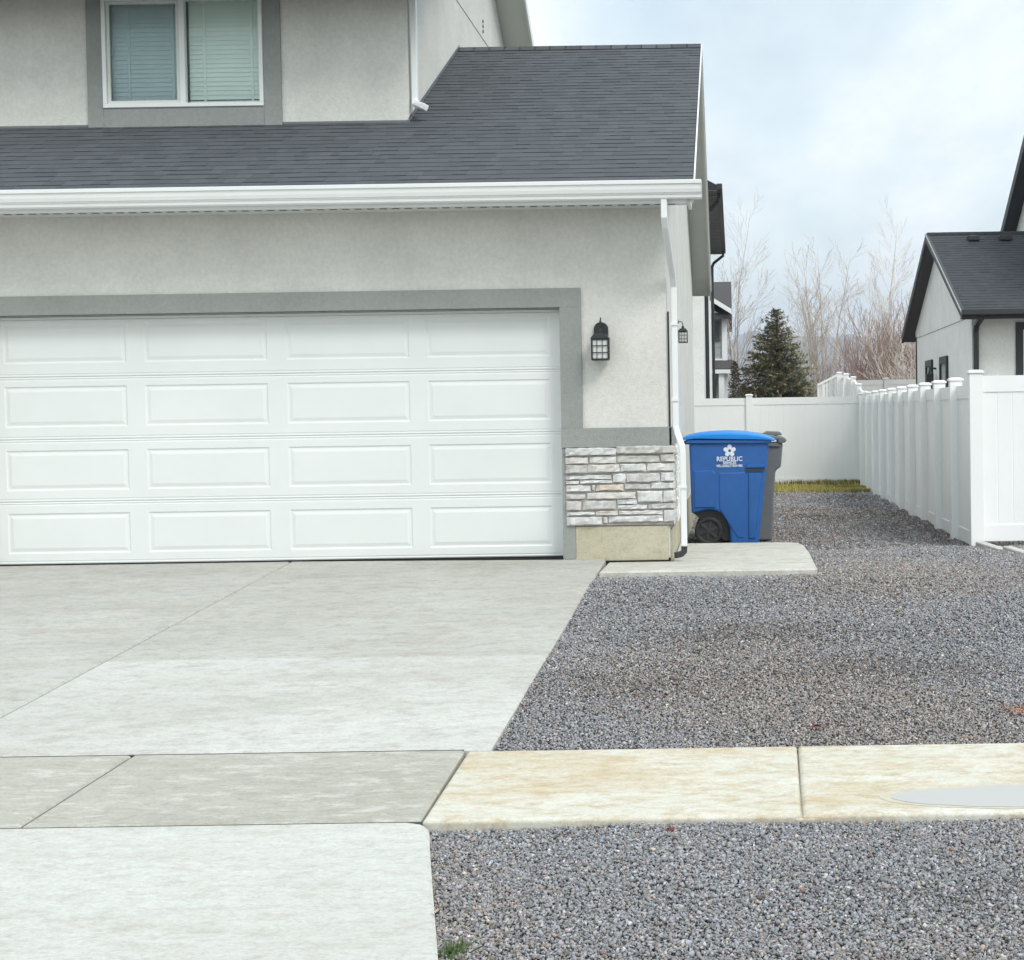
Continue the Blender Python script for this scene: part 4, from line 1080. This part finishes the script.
# ----------------------------------------------------------------- trees
def grow(mb, r, p, d, L, rad, lvl, maxl, spread=.6, kids=5, minr=.0045, curl=.07, rise=.10):
    """one branch and its twigs: nearly straight, bending gently upwards"""
    n = 5 if lvl < 2 else 3
    pts = [Vector(p)]; rads = [rad]; d = Vector(d).normalized(); dirs = [d]
    for i in range(n):
        d = (d + Vector((r.gauss(0, curl), r.gauss(0, curl), rise + r.gauss(0, curl * .4)))).normalized()
        pts.append(pts[-1] + d * L / n); rads.append(max(minr, rad * (1 - .85 * (i + 1) / n))); dirs.append(d)
    mb.tube([tuple(q) for q in pts], rads, 3, cap=False)
    if lvl >= maxl: return
    for j in range(kids):
        t = .18 + .76 * (j + r.random()) / kids; i = min(n - 1, int(t * n)); f = t * n - i
        q = pts[i].lerp(pts[i + 1], f); bd_ = dirs[i]
        az = r.uniform(0, 2 * PI); side = Vector((math.cos(az), math.sin(az), r.uniform(-.3, .5))); side = (side - bd_ * side.dot(bd_)).normalized()
        grow(mb, r, q, bd_ + side * spread * r.uniform(.7, 1.25), L * r.uniform(.35, .60) * (1.2 - .5 * t), max(minr, rads[i] * .6), lvl + 1, maxl, spread, max(3, kids - 1), minr, curl, rise)

def bare_tree(loc, stems, height, label, mt, seed, group='bare trees beyond the fences', maxl=3, kids=5, spread=.8, rad=.072, minr=.0052, lean=.12, name='bare_tree'):
    t = thing(name, loc, label, 'tree', group); r = random.Random(seed)
    tm, cm_ = MB(), MB()
    for s_ in range(stems):
        a = r.uniform(0, 2 * PI); ln = lean * r.uniform(.4, 1.3) if stems > 1 else lean * .25
        d = Vector((math.cos(a) * ln, math.sin(a) * ln * .6, 1)).normalized(); p = Vector(loc) + Vector((r.gauss(0, .06) * (stems > 1), r.gauss(0, .06) * (stems > 1), 0))
        H_ = height * (1 if s_ == 0 else r.uniform(.7, .98)); n = 9; pts = [p]; rads = [rad * r.uniform(.75, 1)]; r0 = rads[0]; dirs = [d]
        for i in range(n):
            d = (d + Vector((r.gauss(0, .045), r.gauss(0, .045), .05))).normalized(); pts.append(pts[-1] + d * H_ / n); rads.append(max(minr, r0 * (1 - .93 * (i + 1) / n))); dirs.append(d)
        tm.tube([tuple(q) for q in pts], rads, 7, cap=True)
        nb_ = 24 if stems <= 2 else 17
        for j in range(nb_):
            t_ = .20 + .77 * (j + r.random()) / nb_; i = min(n - 1, int(t_ * n)); q = pts[i].lerp(pts[i + 1], t_ * n - i)
            az = r.uniform(0, 2 * PI); nd_ = dirs[i] + Vector((math.cos(az), math.sin(az), 0)) * spread * r.uniform(.7, 1.2)
            grow(cm_, r, q, nd_, H_ * r.uniform(.20, .34) * (1.35 - .95 * t_), max(minr, rads[i] * .42), 1, maxl if t_ < .72 else 2, spread * .85, kids, minr, .05, .07)
    tm.build('trunk', mt, t, recalc=False, smooth=True); cm_.build('crown', mt, t, recalc=False)
    return t
bare_tree((.15, 67, -.3), 3, 10.0, 'pale bare tree rising behind the grey house and garage', M['bark'], 21, lean=.09, kids=5)
bare_tree((3.3, 58, -.3), 5, 7.7, 'wide multi stemmed bare tree between conifer and tall birch', M['bark'], 22, lean=.13, kids=5)
bare_tree((5.25, 55, -.3), 2, 8.0, 'tallest bare tree with a whitish trunk left of the black roofed house', M['bark_white'], 31, lean=.035, rad=.085, kids=5, spread=.72)
bare_tree((1.4, 75, -.3), 3, 5.0, 'small faint bare tree left behind the conifer', M['bark'], 24, lean=.16, kids=4)
bare_tree((5.35, 49, -.3), 7, 4.3, 'low bare tree of pale leaning stems in front of the brown thicket', M['bark_white'], 35, lean=.42, kids=3, rad=.04)
# leafless shrubs
def shrub(x, y, h, wdt, seed, label, mt):
    t = thing('bare_shrub', (x, y, -.3), label, 'shrub', 'leafless brown shrubs beyond the fences'); r = random.Random(seed); mb = MB()
    for s_ in range(44):
        a = r.uniform(0, 2 * PI); k = r.uniform(.05, .30)
        grow(mb, r, (x + r.gauss(0, wdt * .16), y + r.gauss(0, wdt * .16), -.3), (math.cos(a) * k, math.sin(a) * k, 1), h * r.uniform(.6, 1.2), .018, 1, 3, .5, 5, .006, .05, .05)
    mb.build('branches', mt, t, recalc=False)
shr = [(4.35, 52, 3.0, 1.0, 'reddish brown bare shrub at the left end of the thicket'),
       (4.85, 53, 3.5, 1.2, 'tall brown bare shrub left of the whitish trunk'),
       (5.4, 51.5, 3.2, 1.1, 'dense brown bare shrub around the whitish trunk'),
       (6.0, 53, 3.3, 1.1, 'dense brown bare shrub against the black roofed house'),
       (6.6, 54, 3.2, 1.1, 'brown bare shrub partly behind the white house'),
       (3.2, 60, 2.3, .8, 'low brown bare shrub just right of the conifer')]
for i, (x, y, h, wd, lb) in enumerate(shr): shrub(x, y, h, wd, 40 + i, lb, M['twig'])

# conifer
def conifer(loc, height, radius, seed, label):
    t = thing('conifer_tree', loc, label, 'tree'); r = random.Random(seed)
    tm = MB(); tm.tube([loc, (loc[0] + .02, loc[1], loc[2] + height)], [.11, .015], 8); tm.build('trunk', M['darkbark'], t, recalc=False)
    mb = MB(); z = .25
    while z < height * 1.0:
        f = 1 - z / height; Rr = radius * (f ** .72) * (1.0 if z > .9 else .75 + .28 * z) + .07
        nb_ = int(8 + 20 * f)
        for k in range(nb_):
            a = r.uniform(0, 2 * PI); L = Rr * r.uniform(.72, 1.22); droop = r.uniform(-.22, .28) + .25 * (1 - f)
            if r.random() < .06: L *= 1.15
            steps = max(3, int(L / .075))
            for s_ in range(steps):
                u = (s_ + r.random()) / steps; q = L * u
                bx, by = loc[0] + math.cos(a) * q, loc[1] + math.sin(a) * q; bz = loc[2] + z + q * droop - .10 * q * q
                shade = r.uniform(.55, 1.35); c = r.choice([(.22, .22, .125), (.27, .24, .14), (.16, .175, .11), (.36, .30, .19)]); c = tuple(v * shade for v in c)
                for w_ in range(7):
                    th = a + r.gauss(0, .8); ll = r.uniform(.07, .17) * (.6 + .6 * f); hz = r.gauss(.1, .45)
                    ex, ey, ez = bx + math.cos(th) * ll, by + math.sin(th) * ll, bz + hz * ll
                    wv = .019; nx_, ny_ = -math.sin(th) * wv, math.cos(th) * wv
                    mb.face([(bx - nx_, by - ny_, bz - .008), (bx + nx_, by + ny_, bz + .008), (ex, ey, ez)], 0, c)
        z += r.uniform(.055, .09)
    mb.build('crown', M['needle'], t, recalc=False)
conifer((1.30, 48, -.3), 4.55, 1.70, 6, 'dark olive spruce standing beyond the far white fence')
def bush(x, y, h, seed, label):
    t = thing('evergreen_bush', (x, y, -.3), label, 'shrub', 'dark bushes beside the grey house'); r = random.Random(seed); mb = MB()
    for i in range(2600):
        a = r.uniform(0, 2 * PI); u = r.random(); z = h * u; q = .45 * math.sqrt(max(0, 1 - u)) * r.uniform(.3, 1.1)
        bx, by, bz = x + q * math.cos(a), y + q * math.sin(a), -.3 + z; th = r.uniform(0, 6.28); l = r.uniform(.05, .12)
        c = r.choice([(.035, .036, .025), (.06, .05, .035), (.09, .07, .045)])
        mb.face([(bx, by, bz), (bx + .03, by, bz + .03), (bx + l * math.cos(th), by + l * math.sin(th), bz + l * r.uniform(-.3, 1))], 0, c)
    mb.build('foliage', M['needle'], t, recalc=False)
    b = MB(); b.tube([(x, y, -.35), (x, y, h * .5)], .03, 6); b.build('stem', M['darkbark'], t, recalc=False)
bush(.05, 57.5, 3.3, 1, 'dark narrow bush at the corner of the grey house')
bush(.32, 52, 2.35, 2, 'low dark bush left of the spruce foot')
bush(.55, 50, 2.25, 3, 'low grey brown bush touching the spruce')

# ----------------------------------------------------------------- small litter
def leaf(x, y, z, s_, seed, label, mt, rot=0):
    r = random.Random(seed); mb = MB(); n = 10
    pts = []
    for i in range(n):
        a = 2 * PI * i / n; k = s_ * (1 if i % 2 else .62) * r.uniform(.8, 1.15)
        pts.append((x + k * math.cos(a + rot), y + k * .8 * math.sin(a + rot), z + r.uniform(0, s_ * .55)))
    c = (x, y, z + s_ * .15)
    for i in range(n): mb.face([c, pts[i], pts[(i + 1) % n]])
    tag(mb.build('fallen_leaf', mt, recalc=False), label, 'leaf')
leaf(.40, 8.27, zy(8.27) + .012, .035, 1, 'crumpled dark red leaf on the gravel behind the path', M['leaf'])
leaf(.46, 8.31, zy(8.31) + .012, .022, 4, 'smaller dark red leaf beside the crumpled one on the gravel', M['leaf'])
leaf(-.29, 6.50, -.452, .026, 2, 'small red leaf lying at the front edge of the cream path', M['leaf'])
leaf(-1.03, 5.38, -.424, .022, 3, 'pale tan leaf on the edge of the apron', M['tan_leaf'])
lt = MB(); r = random.Random(19)
for i in range(420):
    y = r.uniform(16.6, 25.5) if i > 60 else r.uniform(8.2, 16); x = 2.36 - abs(r.gauss(0, .28)) if i > 60 else r.uniform(-.9, 2.2)
    z = zy(y) + r.uniform(.008, .026); k = r.uniform(.008, .024) * (.75 if i < 60 else 1); a = r.uniform(0, 6.28); c = r.choice([(.16, .075, .045), (.11, .065, .04), (.22, .13, .07), (.09, .05, .035)])
    ca, sa = math.cos(a) * k, math.sin(a) * k
    lt.face([(x - ca, y - sa, z), (x + sa * .5, y - ca * .5, z + k * r.uniform(0, .6)), (x + ca, y + sa, z + k * .3), (x - sa * .5, y + ca * .5, z)], 0, c)
tag(lt.build('leaf_litter', M['blade'], recalc=False), 'scattered brown leaf crumbs along the foot of the side fence', 'leaf litter', None, 'stuff')
wd = MB(); r = random.Random(9)
for i in range(46):
    a = r.uniform(0, 6.28); q = r.uniform(0, .05); x, y = -.93 + q * math.cos(a), 5.08 + q * 1.5 * math.sin(a); h = r.uniform(.008, .03); w_ = .005
    mxx, myy = r.gauss(0, .018), r.gauss(0, .018)
    wd.face([(x - w_, y, -.468), (x + w_, y, -.468), (x + mxx + w_ * .6, y + myy, -.462 + h), (x + mxx, y + myy, -.458 + h)])
tag(wd.build('weed_tuft', M['greenleaf'], recalc=False), 'small green weed growing where gravel meets the apron', 'weed')

# ----------------------------------------------------------------- hills far away
hm = MB(); r = random.Random(4); NX = 160; hx = [-1600 + i * 24 for i in range(NX)]
def hz(x): return 118 + 34 * math.sin((x + 60) / 210) + 16 * math.sin(x / 77 + 1) + 7 * math.sin(x / 31) + 3 * math.sin(x / 11.0)
def hill_row(k, y):
    f = [0, .28, .55, .8, 1.0][k]
    return [(x, y + 30 * math.sin(x / 90 + k), -2 + hz(x + 40 * k) * f if k < 4 else hz(x) - 2) for x in hx]
rws = [hill_row(k, 2500 + 150 * k) for k in range(5)]
for A, B in zip(rws, rws[1:]):
    for i in range(NX - 1): hm.face([A[i], A[i + 1], B[i + 1], B[i]])
tag(hm.build('hills', M['far_land'], recalc=False, smooth=True), 'blue hazy hills on the horizon behind the bare trees', None, None, 'structure')
# the air between here and the hills
hb = MB(); hb.box(-1700, 2700, -60, 3300, -2.5, 190)
m = bpy.data.materials.new('haze'); m.use_nodes = True; nt = m.node_tree; nt.nodes.clear()
out = nt.nodes.new('ShaderNodeOutputMaterial'); pv = nt.nodes.new('ShaderNodeVolumePrincipled')
pv.inputs['Color'].default_value = (.80, .87, 1, 1); pv.inputs['Density'].default_value = .00042; pv.inputs['Anisotropy'].default_value = 0
nt.links.new(pv.outputs[0], out.inputs['Volume'])
tag(hb.build('haze', m), 'thin pale haze in the air towards the hills', None, None, 'stuff')

# ----------------------------------------------------------------- sky, sun, camera
SUN_EL, SUN_AZ = math.radians(46), math.radians(140)          # azimuth clockwise from +Y: behind the camera, to the right
wld = bpy.data.worlds.new('World'); sc.world = wld; wld.use_nodes = True
nt = wld.node_tree; nt.nodes.clear()
out = nt.nodes.new('ShaderNodeOutputWorld'); bg = nt.nodes.new('ShaderNodeBackground')
sky = nt.nodes.new('ShaderNodeTexSky'); sky.sky_type = 'NISHITA'; sky.sun_disc = False
sky.sun_elevation = SUN_EL; sky.sun_rotation = SUN_AZ; sky.air_density = 1.0; sky.dust_density = 2.5; sky.ozone_density = 1.5
tc_ = nt.nodes.new('ShaderNodeTexCoord')
sp = nt.nodes.new('ShaderNodeSeparateXYZ'); nt.links.new(tc_.outputs['Generated'], sp.inputs[0])
def mth(op, a, b=None):
    n = nt.nodes.new('ShaderNodeMath'); n.operation = op
    for i, v in enumerate((a, b)):
        if v is None: continue
        if isinstance(v, (int, float)): n.inputs[i].default_value = v
        else: nt.links.new(v, n.inputs[i])
    return n.outputs[0]
den = mth('ADD', mth('MAXIMUM', sp.outputs['Z'], 0.0), .16)
cb_ = nt.nodes.new('ShaderNodeCombineXYZ')
nt.links.new(mth('DIVIDE', sp.outputs['X'], den), cb_.inputs[0]); nt.links.new(mth('DIVIDE', sp.outputs['Y'], den), cb_.inputs[1])
mpp = nt.nodes.new('ShaderNodeMapping'); mpp.inputs['Location'].default_value = (3.45, .75, 0); mpp.inputs['Scale'].default_value = (1.5, .62, 1)
nt.links.new(cb_.outputs[0], mpp.inputs[0])
f1 = noise(nt, 1.15, 7, .55, mpp.outputs[0]); f2 = noise(nt, .8, 7, .6, mpp.outputs[0])
cloud_col = ramp(nt, f2, [(.36, (6.6, 7.3, 7.65)), (.47, (7.7, 8.5, 8.85)), (.60, (9.9, 10.3, 10.4))])
fac = ramp(nt, f1, [(.32, .55), (.56, .95)])
skyc = mix(nt, 1., sky.outputs[0], (1.75, 1.85, 1.6), 'MULTIPLY')
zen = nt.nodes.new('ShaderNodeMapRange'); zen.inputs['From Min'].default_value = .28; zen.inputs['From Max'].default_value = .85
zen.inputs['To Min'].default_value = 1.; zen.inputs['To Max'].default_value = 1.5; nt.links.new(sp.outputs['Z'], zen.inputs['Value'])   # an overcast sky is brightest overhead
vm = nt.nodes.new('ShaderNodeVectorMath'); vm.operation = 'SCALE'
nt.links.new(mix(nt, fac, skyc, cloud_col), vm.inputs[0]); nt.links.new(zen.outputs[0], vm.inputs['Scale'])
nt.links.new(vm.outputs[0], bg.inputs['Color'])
bg.inputs["Strength"].default_value = .085
nt.links.new(bg.outputs[0], out.inputs[0])

sl = bpy.data.lights.new('sun', 'SUN'); sl.energy = 1.15; sl.angle = math.radians(22); sl.color = (1, .975, .94)
so_ = bpy.data.objects.new('sun', sl); COL.objects.link(so_)
sd = Vector((math.sin(SUN_AZ) * math.cos(SUN_EL), math.cos(SUN_AZ) * math.cos(SUN_EL), math.sin(SUN_EL)))
so_.rotation_euler = (-sd).to_track_quat('-Z', 'Y').to_euler()

cam = bpy.data.cameras.new('camera'); cam.sensor_fit = 'HORIZONTAL'; cam.sensor_width = 36
cam.lens = 1600 / 1024 * 36; cam.shift_x = (512 - 735) / 1024; cam.shift_y = (457 - 480) / 1024; cam.clip_end = 6000; cam.clip_start = .1
co = bpy.data.objects.new('camera', cam); COL.objects.link(co)
co.matrix_world = Matrix.Translation((0, 0, 1.26)) @ Matrix.Rotation(PI / 2 - .029, 4, 'X') @ Matrix.Rotation(-.0155, 4, 'Z')
sc.camera = co
sc.view_settings.view_transform = 'Standard'; sc.view_settings.look = 'None'; sc.view_settings.gamma = 1
sc.view_settings.exposure = .60; sc.view_settings.use_curve_mapping = False
sc.cycles.use_denoising = True
sc.cycles.max_bounces = 6; sc.cycles.diffuse_bounces = 3; sc.cycles.transparent_max_bounces = 12; sc.cycles.volume_bounces = 0
sc.cycles.use_adaptive_sampling = True
